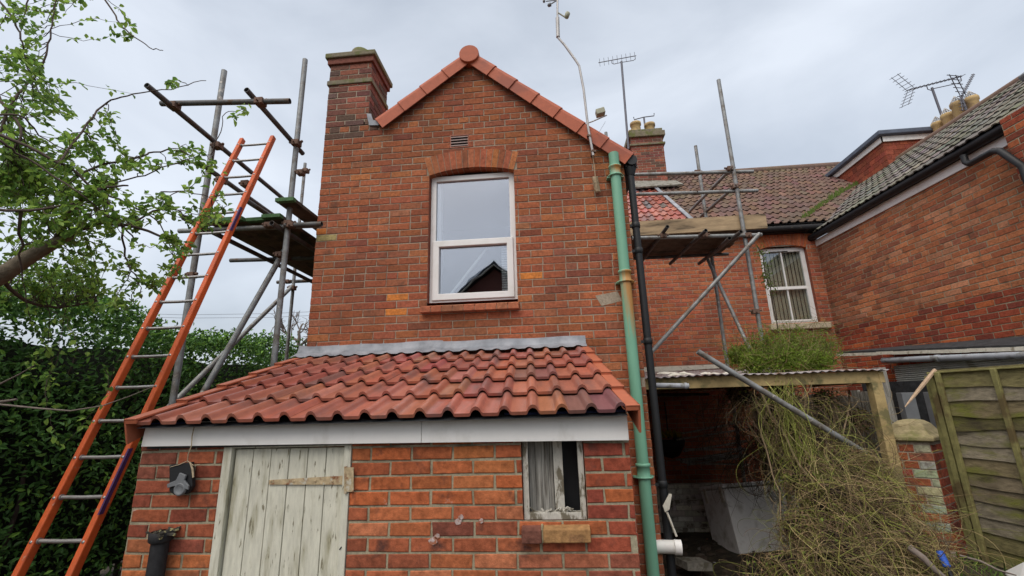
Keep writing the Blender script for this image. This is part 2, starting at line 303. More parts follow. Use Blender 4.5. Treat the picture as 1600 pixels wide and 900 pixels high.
def bricks(mb, O, U, Nn, H, spans, pal, seed, ch=.0765, bl=.229, headp=.0, j=.011, proud=.005, bspans=None, u_lo=-5, u_hi=6, mi=1, body=True, phase=0, rough=.0026):
    rng = random.Random(seed); O, U, Nn = V3(O), V3(U), V3(Nn)
    P = lambda u, v, d: O+U*u+UPZ*v+Nn*d
    flip = np.dot(np.cross(U, UPZ), Nn) < 0
    nr = int(math.ceil(H/ch-1e-6)); bspans = bspans or spans
    def face(f): return f[::-1] if flip else f
    for r in range(nr):
        v0 = r*ch; v1 = min((r+1)*ch, H)
        if body:
            a, b = spans(v0+1e-4), spans(v1-1e-4); 
            if len(a) != len(b): a = b = spans((v0+v1)/2)
            for (a0, a1), (b0, b1) in zip(a, b):
                mb.add([P(a0, v0, 0), P(a1, v0, 0), P(b1, v1, 0), P(b0, v1, 0)], [face((0, 1, 2, 3))], mi=0)
        if v1-v0 < ch*.6: continue
        unit = bl/2 if rng.random() < headp else bl
        u = u_lo-unit+((r+phase) % 2)*.5*bl*(1 if unit == bl else .5)+rng.uniform(-.006, .006)
        sp = bspans((v0+v1)/2)
        while u < u_hi:
            for (a0, a1) in sp:
                x0, x1 = max(u+j/2, a0), min(u+unit-j/2, a1)
                if x1-x0 < .022: continue
                c = pal((x0+x1)/2, (v0+v1)/2, rng)
                q = lambda: rng.uniform(-rough, rough)
                pr = proud+rng.uniform(-.0015, .002); z0, z1 = v0+j/2, v1-j/2; e = .0035
                o4 = [(x0+q(), z0+q()), (x1+q(), z0+q()), (x1+q(), z1+q()), (x0+q(), z1+q())]
                s4 = [(1, 1), (-1, 1), (-1, -1), (1, -1)]
                vs_ = [P(a[0]+s_[0]*e, a[1]+s_[1]*e, pr) for a, s_ in zip(o4, s4)]+[P(a[0], a[1], pr-e*.8) for a in o4]+[P(a[0], a[1], -.002) for a in o4]
                fs = [(0, 1, 2, 3)]+[(4+i, 4+(i+1) % 4, (i+1) % 4, i) for i in range(4)]+[(8+i, 8+(i+1) % 4, 4+(i+1) % 4, 4+i) for i in range(4)]
                mb.add(vs_, [face(f) for f in fs], col=c, mi=mi)
            u += unit
def cut(a0, a1, holes, v):      # holes: (u0,u1,v0,v1)
    sp = [(a0, a1)]
    for h in holes:
        if h[2] <= v <= h[3]:
            nx = []
            for (p, q) in sp:
                if h[1] <= p or h[0] >= q: nx.append((p, q)); continue
                if h[0] > p: nx.append((p, h[0]))
                if h[1] < q: nx.append((h[1], q))
            sp = nx
    return sp
def reveal(mb, O, U, Nn, h, depth, mi=0, col=(.25, .08, .05)):
    O, U, Nn = V3(O), V3(U), V3(Nn); P = lambda u, v, d: O+U*u+UPZ*v+Nn*d
    u0, u1, v0, v1 = h
    for (a, b) in (((u0, v0), (u0, v1)), ((u0, v1), (u1, v1)), ((u1, v1), (u1, v0)), ((u1, v0), (u0, v0))):
        mb.quad(P(*a, 0), P(*b, 0), P(*b, -depth), P(*a, -depth), mi=mi, col=col)
def arch(mb, O, U, Nn, uc, v0, span, rise, thick, n, front, back, pal, seed, mi=0, gap=.006):
    rng = random.Random(seed); O, U, Nn = V3(O), V3(U), V3(Nn)
    R = (span*span/4+rise*rise)/(2*rise); a = math.asin(span/2/R); vc = v0+rise-R
    P = lambda r, t, d: O+U*(uc+r*sin(t))+UPZ*(vc+r*cos(t))+Nn*d
    fl = np.dot(np.cross(U, UPZ), Nn) < 0
    for i in range(n):
        t0 = -a+2*a*i/n+gap/2/R; t1 = -a+2*a*(i+1)/n-gap/2/R; f = front+rng.uniform(-.001, .0015)
        vs_ = [P(R, t0, f), P(R, t1, f), P(R+thick, t1, f), P(R+thick, t0, f), P(R, t0, back), P(R, t1, back), P(R+thick, t1, back), P(R+thick, t0, back)]
        fs = [(0, 1, 2, 3), (4, 5, 1, 0), (5, 6, 2, 1), (6, 7, 3, 2), (7, 4, 0, 3)]
        mb.add(vs_, [f_[::-1] if fl else f_ for f_ in fs], col=pal(0, 0, rng), mi=mi)
    t = [-a+2*a*i/12 for i in range(13)]    # mortar behind the voussoirs
    for i in range(12):
        vs_ = [P(R+.001, t[i], f-.004) for f in (front,)]+[P(R+.001, t[i+1], front-.004), P(R+thick-.002, t[i+1], front-.004), P(R+thick-.002, t[i], front-.004),
               P(R+.001, t[i], back), P(R+.001, t[i+1], back)]
        fs = [(0, 1, 2, 3), (4, 5, 1, 0)]
        mb.add(vs_, [f_[::-1] if fl else f_ for f_ in fs], mi=mi+1)

# ---------------------------------------------------------------- tiled roofs
ROM = [(0, .12), (.04, .0), (.54, .0), (.575, .10), (.62, .55), (.69, .88), (.78, 1.0), (.87, .88), (.94, .55), (.985, .14), (1, .12)]
ROML = [(0, 0), (.5, 0), (.62, .8), (.76, 1), (.9, .8), (1, 0)]
def tiles(mb, O, U, V, nu, nv, tw, gauge, hroll, thick, pal, seed, per=2, prof=ROM, keep=None, fthick=.016, sm=True, jit=.002, stagger=0, overlap=.05):
    rng = random.Random(seed); O, U, V = V3(O), nrm(U), nrm(V); Nn = nrm(np.cross(U, V)); hw = tw/per
    for jrow in range(nv):
        for i in range(nu):
            off = stagger*(jrow % 2)*tw
            cx = O+U*((i+.5)*tw+off)+V*((jrow+.5)*gauge)
            if keep and not keep(cx): continue
            dz = rng.uniform(-jit, jit); dv = rng.uniform(-jit, jit)*2; base = pal(i, jrow, rng)
            for k in range(per):
                c = tuple(q*rng.uniform(.88, 1.1) for q in base) if rng.random() > .3 else pal(i, jrow, rng)
                x0 = i*tw+k*hw+off; lo = []; hi = []; lb = []
                for (fu, h) in prof:
                    u = x0+fu*hw
                    lo.append(O+U*u+V*(jrow*gauge+dv)+Nn*(h*hroll+thick+dz))
                    hi.append(O+U*u+V*((jrow+1)*gauge+overlap)+Nn*(h*hroll+dz-thick*overlap/gauge))
                    lb.append(lo[-1]-Nn*fthick)
                n = len(prof)
                mb.add(lo+hi, [(a, a+1, n+a+1, n+a) for a in range(n-1)], col=c, sm=sm)
                dk = tuple(q*.8 for q in c)
                mb.add(lb+lo, [(a, a+1, n+a+1, n+a) for a in range(n-1)], col=dk)
                mb.add([hi[0]-Nn*fthick, lb[0], lo[0], hi[0]], [(0, 1, 2, 3)], col=dk)
            e = O+U*((i+1)*tw+off); mb.add([e+V*(jrow*gauge)+Nn*(thick+dz), e+V*((jrow+1)*gauge)+Nn*dz, e+V*((jrow+1)*gauge)+Nn*(dz-fthick), e+V*(jrow*gauge)+Nn*(thick+dz-fthick)], [(0, 1, 2, 3)], col=c)
TNEW = pal_pick([(.36, .118, .078), (.39, .135, .09), (.32, .105, .072), (.20, .095, .08), (.41, .155, .11), (.33, .105, .07)], [6, 4, 3, .8, 1.5, 3])
TOLD = pal_pick([(.135, .083, .064), (.145, .088, .067), (.125, .078, .061), (.165, .10, .075)], [5, 4, 3, 1])
TGRY = pal_pick([(.145, .135, .115), (.165, .152, .13), (.125, .117, .10), (.19, .175, .145)], [5, 4, 3, 1])
TRED2 = pal_pick([(.33, .09, .06), (.40, .13, .09), (.24, .08, .06), (.12, .09, .09)], [4, 3, 2, 1])

# ================================================================ ground
D0, D1 = 2.55, 4.3
def gz(x, y):
    a = min(max((x-2.2)/1.0, 0), 1)*min(max((6.2-y)/1.2, 0), 1); a = a*a*(3-2*a)
    return .55*a
g = MB(); xs = np.concatenate([[-400, -60, -20, -8], np.linspace(-6, 8, 71), [12, 30, 80, 400]]); ys = np.concatenate([[-300, -60, -15], np.linspace(-2, 12, 71), [20, 60, 150, 500]])
rg = np.random.default_rng(3); gv = [(x, y, gz(x, y)+(rg.uniform(-.015, .015) if -6 < x < 8 and -2 < y < 12 else 0)) for y in ys for x in xs]; nx = len(xs)
g.add(gv, [(j*nx+i, j*nx+i+1, (j+1)*nx+i+1, (j+1)*nx+i) for j in range(len(ys)-1) for i in range(nx-1)], sm=True)
o = g.build('ground', M['soil']); o['kind'] = 'structure'

# ================================================================ the brick house with the gable
house = thing('brick_house', 'red brick house with terracotta-trimmed gable, single white window and narrow left chimney', 'house', (-.8, D1, 0))
WH = (-1.218, -.302, 2.945, 4.42)       # window opening
def fac_sp(holes):
    def f(v):
        xl = -2.44 if v < 5.07 else -.785-(5.84-v)/.80
        xr = min(.845, -.785+(5.84-v)/.885)
        if xr-xl < .03: return []
        return cut(xl, xr, holes, v)
    return f
VH = (-.995, -.785, 4.672, 4.83)
m = MB()
spec = {}
def fac_pal(u, v, rng):
    if abs(v-3.72) < .04 and u < -2.28: return (.42, .34, .15)
    if abs(v-3.80) < .04 and u < -2.3: return (.50, .17, .05)
    for (a, b) in ((-1.43, 3.02), (-1.45, 2.87), (-1.05, 4.52), (-.1, 3.2)):
        if abs(u-a) < .11 and abs(v-b) < .04: return (.56, .20, .05)
    c = FAC(u, v, rng)
    if v > 4.9 and u < -1.7 and rng.random() < .35: return (.11, .07, .055)
    k = 1.0 if v < 4.6 else .88
    return (c[0]*k, c[1]*k, c[2]*k)
arch_h = (WH[0]-.03, WH[1]+.03, 4.36, 4.58)
bricks(m, (0, D1, 0), (1, 0, 0), (0, -1, 0), 5.84, fac_sp([WH, VH]), fac_pal, 11, j=.0095, bspans=fac_sp([WH, VH, arch_h]), u_lo=-2.445, u_hi=1, headp=.06)
reveal(m, (0, D1, 0), (1, 0, 0), (0, -1, 0), WH, .11, mi=1)
# repair patch of mortar
m.prism([at(930, 462, D1-.007), at(965, 455, D1-.007), at(972, 470, D1-.007), at(940, 478, D1-.007)], (0, .004, 0), mi=0)
m.build('wall', [M['mortar'], M['brick']], house)
m = MB(); arch(m, (0, D1, 0), (1, 0, 0), (0, -1, 0), (WH[0]+WH[1])/2, 4.355, WH[1]-WH[0], .065, .215, 15, .010, -.11,
               pal_pick([(.37, .12, .058), (.33, .105, .052), (.40, .135, .06), (.28, .09, .05)], [4, 4, 2, 2]), 5)
m.build('window_arch', [M['brick'], M['mortar']], house)
m = MB()
bricks(m, (.845, D1, 0), (0, 1, 0), (1, 0, 0), 4.4, lambda v: [(0, 4.1)], FAC, 12, u_lo=0, u_hi=4.2)
m.build('side_wall', [M['mortar'], M['brick']], house); m = MB()
bricks(m, (-2.44, D1, 0), (0, 1, 0), (-1, 0, 0), 4.4, lambda v: [(0, 4.1)], FAC, 13, u_lo=0, u_hi=4.2)
m.build('side_wall', [M['mortar'], M['brick']], house)
m = MB(); rng = random.Random(2); n = 9
for i in range(n):
    x0 = -1.27+i*.98/n; m.prism([(x0+.003, D1-.075, 2.838), (x0+.003, D1-.075, 2.895), (x0+.003, D1+.09, 2.943), (x0+.003, D1+.09, 2.838)], (.98/n-.006, 0, 0), col=(.40*rng.uniform(.8, 1.1), .14, .075))
m.box(-1.268, -.292, D1-.070, D1+.08, 2.842, 2.88, col=(.3, .2, .15))
m.build('window_sill', M['brick'], house, bevel=.003)
# vent
m = MB(); U_, N_ = (1, 0, 0), (0, -1, 0)
m.ring((0, D1, 0), U_, N_, VH[0], VH[1], VH[2], VH[3], .012, -.03, .006, col=(.30, .12, .08))
for i in range(4):
    z = VH[2]+.02+i*.034; m.prism([(VH[0]+.01, D1-.008, z), (VH[0]+.01, D1-.008, z+.012), (VH[0]+.01, D1+.03, z+.03), (VH[0]+.01, D1+.03, z+.018)], (.19, 0, 0), col=(.33, .25, .23))
m.build('air_vent', mat('vent_clay', attr=True, rough=.8), house)
m = MB(); m.box(VH[0], VH[1], D1+.035, D1+.05, VH[2], VH[3]); m.build('vent_shade', M['black'], house)  # black panel painted as the shade behind the slats
# window
def window_unit(parent, O, U, Nn, u0, u1, z0, z1, zt, gm='glass', fw=.058, lower=True, upper_mull=False, rec=.07):
    f = MB(); O = V3(O); Nn = V3(Nn); U = V3(U)
    f.ring(O, U, Nn, u0, u1, z0, z1, fw, -rec-.05, -rec)
    f.obox(O+U*(u0+fw)+UPZ*(zt-.022)-Nn*(rec+.045), U*(u1-u0-2*fw), UPZ*.044, Nn*.043)
    fo = f.build('window_frame', M['upvc'], parent, bevel=.004)
    if lower:
        c = MB(); c.ring(O, U, Nn, u0+fw*.55, u1-fw*.55, z0+.032, zt+.022, .066, -rec-.03, -rec+.018); c.build('casement', M['upvc'], fo, bevel=.005)
    for (a, b) in ((z0+.03, zt), (zt, z1-.02)):
        p = MB(); p.obox(O+U*(u0+.02)+UPZ*a-Nn*(rec+.032), U*(u1-u0-.04), UPZ*(b-a), Nn*.006); p.build('pane', M[gm], fo)
    return fo
fo = window_unit(house, (0, D1, 0), U_, N_, WH[0]+.004, WH[1]-.004, 2.95, 4.375, 3.60)
m = MB()       # the room seen through the glass
x0, x1, y0, y1, z0, z1 = -1.6, .3, D1+.13, D1+2.2, 2.5, 4.6
for q in ([(x0, y1, z0), (x1, y1, z0), (x1, y1, z1), (x0, y1, z1)], [(x0, y0, z0), (x0, y1, z0), (x0, y1, z1), (x0, y0, z1)], [(x1, y0, z0), (x1, y0, z1), (x1, y1, z1), (x1, y1, z0)],
          [(x0, y0, z0), (x1, y0, z0), (x1, y1, z0), (x0, y1, z0)], [(x0, y0, z1), (x0, y1, z1), (x1, y1, z1), (x1, y0, z1)]): m.quad(*q)
m.build('room', M['dark_room'], house)
m = MB(); m.box(WH[0]+.03, WH[0]+.10, D1+.13, D1+.20, 3.0, 4.35); m.build('curtain', M['blind'], house)
m = MB()
for i in range(20):
    z = 3.02+i*.026; m.box(-.47, -.36, D1+.135, D1+.139, z, z+.019)
m.build('venetian_blind', M['blind'], house)
m = MB(); m.beam((-1.06, D1+.15, 3.0), (-.62, D1+.15, 3.55), .02, .022); m.build('reflection_bar', M['blind'], house)  # white bar added inside to imitate a diagonal reflection in the pane
# verge caps on the gable
def verge(mb, a, b, n, Yf, wd=.15, dp=.16):
    a, b = V3((a[0], 0, a[1])), V3((b[0], 0, b[1])); d = (b-a)/n; dn = nrm(d); pn = V3((-dn[2], 0, dn[0])); pn = pn if pn[2] > 0 else -pn
    prof = [(-wd, 0), (-.02, -.004), (.012, .008), (.03, .035), (.034, .09), (.015, dp), (-.005, dp), (.012, .05), (-.01, .014), (-wd, .014)]
    for i in range(n):
        s0, s1 = a+d*i-dn*.015, a+d*(i+1)+dn*.02
        secs = []
        for t, k, lft in ((0, 1.08, .016), (.5, 1.03, .008), (1, .97, 0)):
            c = s0+(s1-s0)*t
            secs.append([c+pn*(p*k+.004*k)+V3((0, Yf+y-lft, 0)) for (p, y) in prof])
        np_ = len(prof); vs_ = [q for s_ in secs for q in s_]
        fs = [(k*np_+j, k*np_+j+1, (k+1)*np_+j+1, (k+1)*np_+j) for k in range(2) for j in range(np_-1)]
        mb.add(vs_, fs+[tuple(range(np_)), tuple(range(3*np_-1, 2*np_-1, -1))])
v = MB()
PA = lambda x, y: (at(x, y, D1-.05)[0], at(x, y, D1-.05)[2])
verge(v, PA(590, 188), PA(727, 86), 4, D1-.065, wd=.132)
v.build('verge_caps', M['terracotta'], house); v = MB()
verge(v, PA(986, 242), PA(739, 85), 7, D1-.065, wd=.132); v.build('verge_caps', M['terracotta'], house)
m = MB(); ap = at(733, 85, D1-.08)
m.lathe(ap, [(0, .02), (.108, .02), (.112, .016), (.114, -.2)], 32, axis=(0, -1, 0), sm=False)
m.build('ridge_end', M['terracotta'], house, label='round terracotta disc closing the ridge at the gable peak')
# wing roof
m = MB()
zr = 5.93; rx = -.785
tiles(m, (1.0, D1+.08, 4.36), (0, 1, 0), (-1, 0, .87), 13, 7, .314, .345, .03, .02, TNEW, 21, prof=ROML)
tiles(m, (-2.6, D1+4.5, 4.36), (0, -1, 0), (1, 0, .80), 14, 7, .314, .345, .03, .02, TNEW, 22, prof=ROML, keep=lambda c: not (c[0] < -1.85 and c[1] < 5.0))
m.build('wing_roof', M['tile'], house)
# chimney at the left corner
cm = MB(); cx0, cx1, cy0, cy1 = -2.44, -1.94, D1, D1+.50
SOOT = pal_pick([(.24, .085, .06), (.16, .07, .055), (.10, .065, .055), (.30, .10, .065), (.14, .09, .07)], [4, 3, 2, 2.5, 1])
def stack(mb, x0, x1, y0, y1, z0, z1, seed, pal):
    H = z1-z0
    bricks(mb, (x0, y0, z0), (1, 0, 0), (0, -1, 0), H, lambda v: [(0, x1-x0)], pal, seed, u_lo=0, u_hi=x1-x0)
    bricks(mb, (x1, y0, z0), (0, 1, 0), (1, 0, 0), H, lambda v: [(0, y1-y0)], pal, seed+1, u_lo=-.11, u_hi=y1-y0)
    bricks(mb, (x0, y1, z0), (0, -1, 0), (-1, 0, 0), H, lambda v: [(0, y1-y0)], pal, seed+2, u_lo=-.11, u_hi=y1-y0)
    bricks(mb, (x1, y1, z0), (-1, 0, 0), (0, 1, 0), H, lambda v: [(0, x1-x0)], pal, seed+3, u_lo=0, u_hi=x1-x0)
stack(cm, cx0, cx1, cy0, cy1, 5.05, 5.90, 31, SOOT)
chim = cm.build('chimney', [M['mortar'], M['brick']], house, label='narrow sooty brick chimney at the left corner of the gable')
c = MB(); e = .022
c.box(cx0-e, cx1+e, cy0-e, cy1+e, 5.61, 5.67); c.build('string_course', M['stone'], chim, bevel=.008)
c = MB(); e = .03; c.box(cx0-e, cx1+e, cy0-e, cy1+e, 5.89, 5.965, col=(.2, .08, .06)); c.build('corbel', M['brick'], chim, bevel=.006)
c = MB(); e = .055; c.box(cx0-e, cx1+e, cy0-e, cy1+e, 5.963, 6.03); c.build('chimney_cap', M['stone'], chim, bevel=.012)
c = MB(); c.lathe(((cx0+cx1)/2+.02, cy0+.20, 6.02), [(.15, 0), (.14, .05), (.13, .15), (.11, .20), (.06, .235), (0, .245)]); c.build('capped_pot', M['stone'], chim)
c = MB(); c.prism([at(573, 178, D1-.01), at(580, 178, D1-.012), at(583, 188, D1-.02), at(592, 190, D1-.03), at(592, 196, D1-.03), at(577, 196, D1-.01)], (0, -.006, 0)); c.build('lead_soaker', M['lead'], house)

# green downpipe
GP = lambda x, y: at(x, y, D1-.085)
gx = (GP(960, 240)[0]+GP(1018, 890)[0])/2; gy = D1-.085
org = V3((gx, gy, 0))
m = MB(); m.tube([(gx, gy, 0.12), (gx, gy, GP(960, 240)[2])], .051, 20, cap=False); m.tube([(gx, gy, GP(960, 240)[2]), (gx, gy, GP(960, 240)[2]-.3)], .046, 20, cap=False)
vv = m.build('green_downpipe', M['green_pipe'], None, org=org, label='tall green cast iron downpipe streaked with rust'); vv.parent = house; vv.location = Vector(org)-house.location
for (px, py) in ((962, 266), (978, 430), (1005, 733)):
    z = GP(px, py)[2]; c = MB()
    c.lathe((gx, gy, z), [(.052, -.075), (.060, -.07), (.060, -.055), (.056, -.05), (.056, .02), (.064, .025), (.064, .045), (.052, .05)], 20)
    c.beam((gx-.085, gy+.05, z-.065), (gx+.085, gy+.05, z-.065), .07, .012)
    c.tube([(gx-.075, gy, z-.065), (gx-.05, gy-.045, z-.065), (gx, gy-.062, z-.065), (gx+.05, gy-.045, z-.065), (gx+.075, gy, z-.065)], .008, 6)
    c.v = [tuple(V3(q)) for q in c.v]; co = c.build('pipe_collar', M['green_pipe'], None, org=org); co.parent = vv; co.location = (0, 0, 0)
# black downpipe with hopper
BP = lambda x, y: at(x, y, D1)
m = MB(); bx = .912; m.tube([(bx, D1+.02, 0.15), (bx, D1+.02, 4.18)], .036, 16, cap=False)
m.tube([(bx, D1+.02, 4.16), (bx-.005, D1+.02, 4.24), (bx-.02, D1+.04, 4.30)], .036, 16)
bpipe = m.build('black_downpipe', M['black'], house, label='slim black plastic downpipe at the right corner of the gable wall')
m = MB(); m.box(.86, .975, D1-.03, D1+3.9, 4.285, 4.33); m.lathe((bx, D1+.02, 4.2), [(.04, 0), (.06, .07), (.065, .12), (.055, .12)], 14)
m.tube([(.925, D1-.06, 4.345), (.925, D1+3.9, 4.345)], .055, 12); m.build('gutter', M['black'], house)
for z in (1.2, 2.45, 3.35, 3.62):
    c = MB(); c.lathe((bx, D1+.02, z), [(.037, 0), (.043, .004), (.043, .055), (.037, .06)], 16); c.box(.845, .90, D1+.0, D1+.04, z+.015, z+.04); c.build('pipe_clip', M['black'], bpipe)
# white waste pipe with broken lever
Yw = D1-.02
a, b = at(1028, 855, Yw), at(1058, 853, Yw)
m = MB(); m.tube([(.80, a[1]+.02, a[2]), (b[0]-.02, b[1]-.03, b[2])], .052, 18); m.tube([(b[0]-.03, b[1]-.03, b[2]), (b[0]+.025, b[1]-.035, b[2]-.003)], .058, 18)
wp = m.build('waste_pipe', M['fascia'], house, label='short white plastic waste pipe stub at the foot of the wall')
m = MB(); k0, k1, k2 = at(1057, 838, Yw-.03), at(1042, 800, Yw-.03), at(1047, 772, Yw-.03)
m.tube([k0, k1], .010, 8); m.prism([k1+V3((-.018, 0, 0)), k1+V3((.02, 0, .02)), k2+V3((.012, 0, 0)), k2+V3((-.008, 0, .005)), k1+V3((-.03, 0, .05))], (0, -.012, 0)); m.build('broken_lever', M['pvc_old'], wp)

# main house body behind: back wall of this house (left of the party line) and roof
YB = 8.4
m = MB(); bricks(m, (0, YB, 0), (1, 0, 0), (0, -1, 0), 5.02, lambda v: [(.85, 2.85)], BCK, 41, u_lo=.85, u_hi=3)
bricks(m, (0, YB, 0), (1, 0, 0), (0, -1, 0), 5.02, lambda v: [(-6.2, -2.44)], BCK, 42, u_lo=-6.2, u_hi=-2.4) if False else None
m.build('rear_wall', [M['mortar'], M['brick']], house)
SL = (8.01-5.04)/(11.9-8.2)
m = MB(); tiles(m, (-2.44, 8.2, 5.04), (1, 0, 0), (0, 1, SL), 17, 15, .314, .322, .032, .022, TRED2, 43, prof=ROML, jit=.003)
m.quad((-2.44, 8.2, 5.03), (2.85, 8.2, 5.03), (2.85, 11.9, 8.0), (-2.44, 11.9, 8.0), mi=1); m.build('main_roof', [M['tile'], M['felt']], house)
m = MB(); p0, p1 = V3((2.87, 8.2, 5.12)), V3((2.87, 11.9, 8.09)); nn = nrm(np.cross((1, 0, 0), p1-p0))
m.obox(p0-V3((.04, 0, 0)), (.085, 0, 0), p1-p0, nn*.02); m.build('party_flashing', M['lead'], house)
m = MB(); m.tube([(-2.4, 11.95, 8.06), (2.8, 11.95, 8.06)], .11, 10); m.build('ridge_tiles', M['terracotta'], house)
# big chimney on the party line
ch = [at(985, 300, 11.0), at(1042, 300, 11.0)]
x0, x1 = 2.42, 3.26; y0, y1 = 11.0, 11.85
m = MB(); stack(m, x0, x1, y0, y1, 6.9, 8.95, 51, pal_pick([(.25, .085, .06), (.19, .07, .055), (.30, .10, .065), (.12, .07, .055)], [4, 3, 3, 1]))
ch2 = m.build('chimney', [M['mortar'], M['brick']], house, label='broad weathered chimney stack on the ridge with three buff pots')
c = MB(); e = .05; c.box(x0-e, x1+e, y0-e, y1+e, 8.55, 8.61); c.build('string_course', M['stone'], ch2, bevel=.01)
c = MB(); e = .07; c.box(x0-e, x1+e, y0-e, y1+e, 8.80, 8.95); c.box(x0-.02, x1+.02, y0-.02, y1+.02, 8.95, 9.05); c.build('chimney_cap', M['stone'], ch2, bevel=.015)
for (px, Y) in ((994, 11.2), (988, 11.6), (1016, 11.3)):
    p = at(px, 205, Y); c = MB(); c.lathe((p[0], Y, 9.02), [(.15, 0), (.135, .05), (.125, .28), (.15, .29), (.15, .36), (.12, .37), (.11, .2)], 18); c.build('chimney_pot', M['pot'], ch2)
c = MB(); c.prism([(x0-.15, y0-.02, 7.50), (x1+.20, y0-.02, 7.42), (x1+.28, y0-.30, 7.17), (x0-.2, y0-.30, 7.17)], (0, -.02, .03)); c.build('cement_skirt', M['cement'], ch2)

# ================================================================ outhouse
oh = thing('outhouse', 'low brick outhouse with new red tiled lean-to roof, white fascia and flaking plank door', 'outhouse', (-1, D0, 0))
OX0, OX1 = -2.395, .385
DH = (-1.887, -1.128, -.1, 1.80); SW = (-.188, .147, 1.352, 1.80)
def oh_pal(u, v, rng):
    if v < 1.40 and -1.12 < u < -.2:
        c = rng.choice([(.40, .125, .052), (.34, .10, .048), (.21, .068, .045), (.44, .155, .075), (.38, .12, .05), (.28, .085, .045), (.36, .11, .05)])
    elif v < 1.23 and u > -.2: c = rng.choice([(.36, .12, .065), (.40, .14, .08), (.30, .09, .055), (.25, .08, .05)])
    elif u < -1.9: c = rng.choice([(.27, .076, .042), (.31, .09, .046), (.24, .066, .04), (.34, .10, .048), (.25, .085, .055)]) if v > 1.3 else rng.choice([(.34, .12, .055), (.40, .13, .05), (.24, .07, .045)])
    elif u > .15: c = rng.choice([(.30, .072, .04), (.34, .085, .042), (.26, .062, .04)]) if rng.random() > .12 else (.45, .13, .048)
    else: return ORG_(u, v, rng) if rng.random() > .25 else (.43, .118, .044)
    k = rng.uniform(.88, 1.12); return (c[0]*k, c[1]*k, c[2]*k)
m = MB()
bricks(m, (0, D0, 0), (1, 0, 0), (0, -1, 0), 1.80, lambda v: cut(OX0, OX1, [DH, SW], v), oh_pal, 62, ch=.0755, bl=.229, headp=.3, j=.0125, proud=.006, u_lo=-2.395, u_hi=.5, rough=.0025)
reveal(m, (0, D0, 0), U_, N_, DH, .10, mi=1); reveal(m, (0, D0, 0), U_, N_, SW, .12, mi=1)
rng = random.Random(8)
for (px, py, r) in ((716, 815, .016), (720, 808, .012), (752, 814, .011), (677, 845, .019), (683, 838, .012)):
    c_ = at(px, py, D0-.0075); pts = [(c_[0]+r*(1+.10*sin(3*t+px)+rng.uniform(-.1, .1))*cos(t)*1.2, D0-.0085, c_[2]+r*(1+.1*cos(2*t+px)+rng.uniform(-.1, .1))*sin(t)) for t in np.linspace(0, 2*pi, 22)[:-1]]
    m.prism(pts, (0, .003, 0), mi=2, col=(1, 1, 1))
m.build('wall', [M['mortar_pale'], M['brick_worn'], mat('paint_splash', (.44, .36, .34), .9, nscale=60, namt=.4, blotch=(.34, .13, .07), bl_scale=55, bl_lo=.45, bl_hi=.6)], oh)
m = MB()
bricks(m, (OX1, D0, 0), (0, 1, 0), (1, 0, 0), 1.86, lambda v: [(0, 1.75)], DRK, 63, u_lo=0, u_hi=1.8)
m.build('side_wall', [M['mortar'], M['brick']], oh); m = MB()
bricks(m, (OX0, D0, 0), (0, 1, 0), (-1, 0, 0), 1.86, lambda v: [(0, 1.75)], DRK, 64, u_lo=0, u_hi=1.8)
m.build('side_wall', [M['mortar'], M['brick']], oh)
m = MB(); YF = D0-.05
a, b, c_ = at(220, 698, YF), at(658, 692, YF), at(983, 688, YF); top = .132
m.prism([(a[0], YF, a[2]), (b[0]-.001, YF, b[2]), (b[0]-.001, YF, b[2]+top), (a[0]+.01, YF, a[2]+top)], (0, .02, 0))
m.prism([(b[0]+.0015, YF, b[2]), (c_[0], YF, c_[2]), (c_[0], YF, c_[2]+top+.02), (b[0]+.0015, YF, b[2]+top)], (0, .02, 0))
m.build('fascia', M['fascia'], oh, bevel=.002)
m = MB(); m.box(a[0]+.02, c_[0]-.02, YF+.022, D0-.002, 1.755, 1.765); m.build('soffit', M['black'], oh)
# roof
slope = .30; RO = V3((-2.335, 2.425, 1.878)); RV_ = nrm((-.05, 1, slope)); gauge = .374
m = MB(); nu = 9; tw = 2.71/nu
tiles(m, RO, (1, 0, .0), RV_, nu, 5, tw, gauge, .036, .030, TNEW, 71, prof=ROM, fthick=.018, jit=.0015)
rq = RV_*1.9; dn_ = V3((0, 0, -.006)); m.quad(RO+dn_, RO+V3((2.71, 0, 0))+dn_, RO+V3((2.71, 0, 0))+rq+dn_, RO+rq+dn_, mi=1)
m.build('roof', [M['tile'], M['felt']], oh)
rn = nrm(np.cross((1, 0, 0), RV_))
m = MB()
for side, xo in ((-1, 0), (1, 2.71)):
    for j in range(5):
        p = RO+V3((xo, 0, 0))+RV_*(j*gauge-.012); L_ = gauge+.03
        lift0, lift1 = .052, .030; w_ = .062
        q0 = p+rn*lift0; q1 = p+RV_*L_+rn*lift1; ax = V3((side*w_, 0, 0)); bx_ = V3((-side*.012, 0, 0)); fl = -rn*.10
        pts = [q0+bx_, q0+ax, q1+ax, q1+bx_]
        m.prism(pts, -rn*.013); m.prism([q0+ax, q0+ax+fl*(1.45 if j == 0 else 1), q1+ax+fl*.9, q1+ax], V3((-side*.012, 0, 0)))
        m.prism([q0+bx_, q0+ax, q0+ax-rn*.03, q0+bx_-rn*.03], RV_*.012)
    m.build('verge_caps', M['terracotta_bright'], oh, bevel=.003); m = MB()
m = MB(); U2 = np.linspace(0, 1, 90); rng = random.Random(4)
xa, xb = at(905, 640, 2.47)[0]-.4, at(978, 640, 2.47)[0]
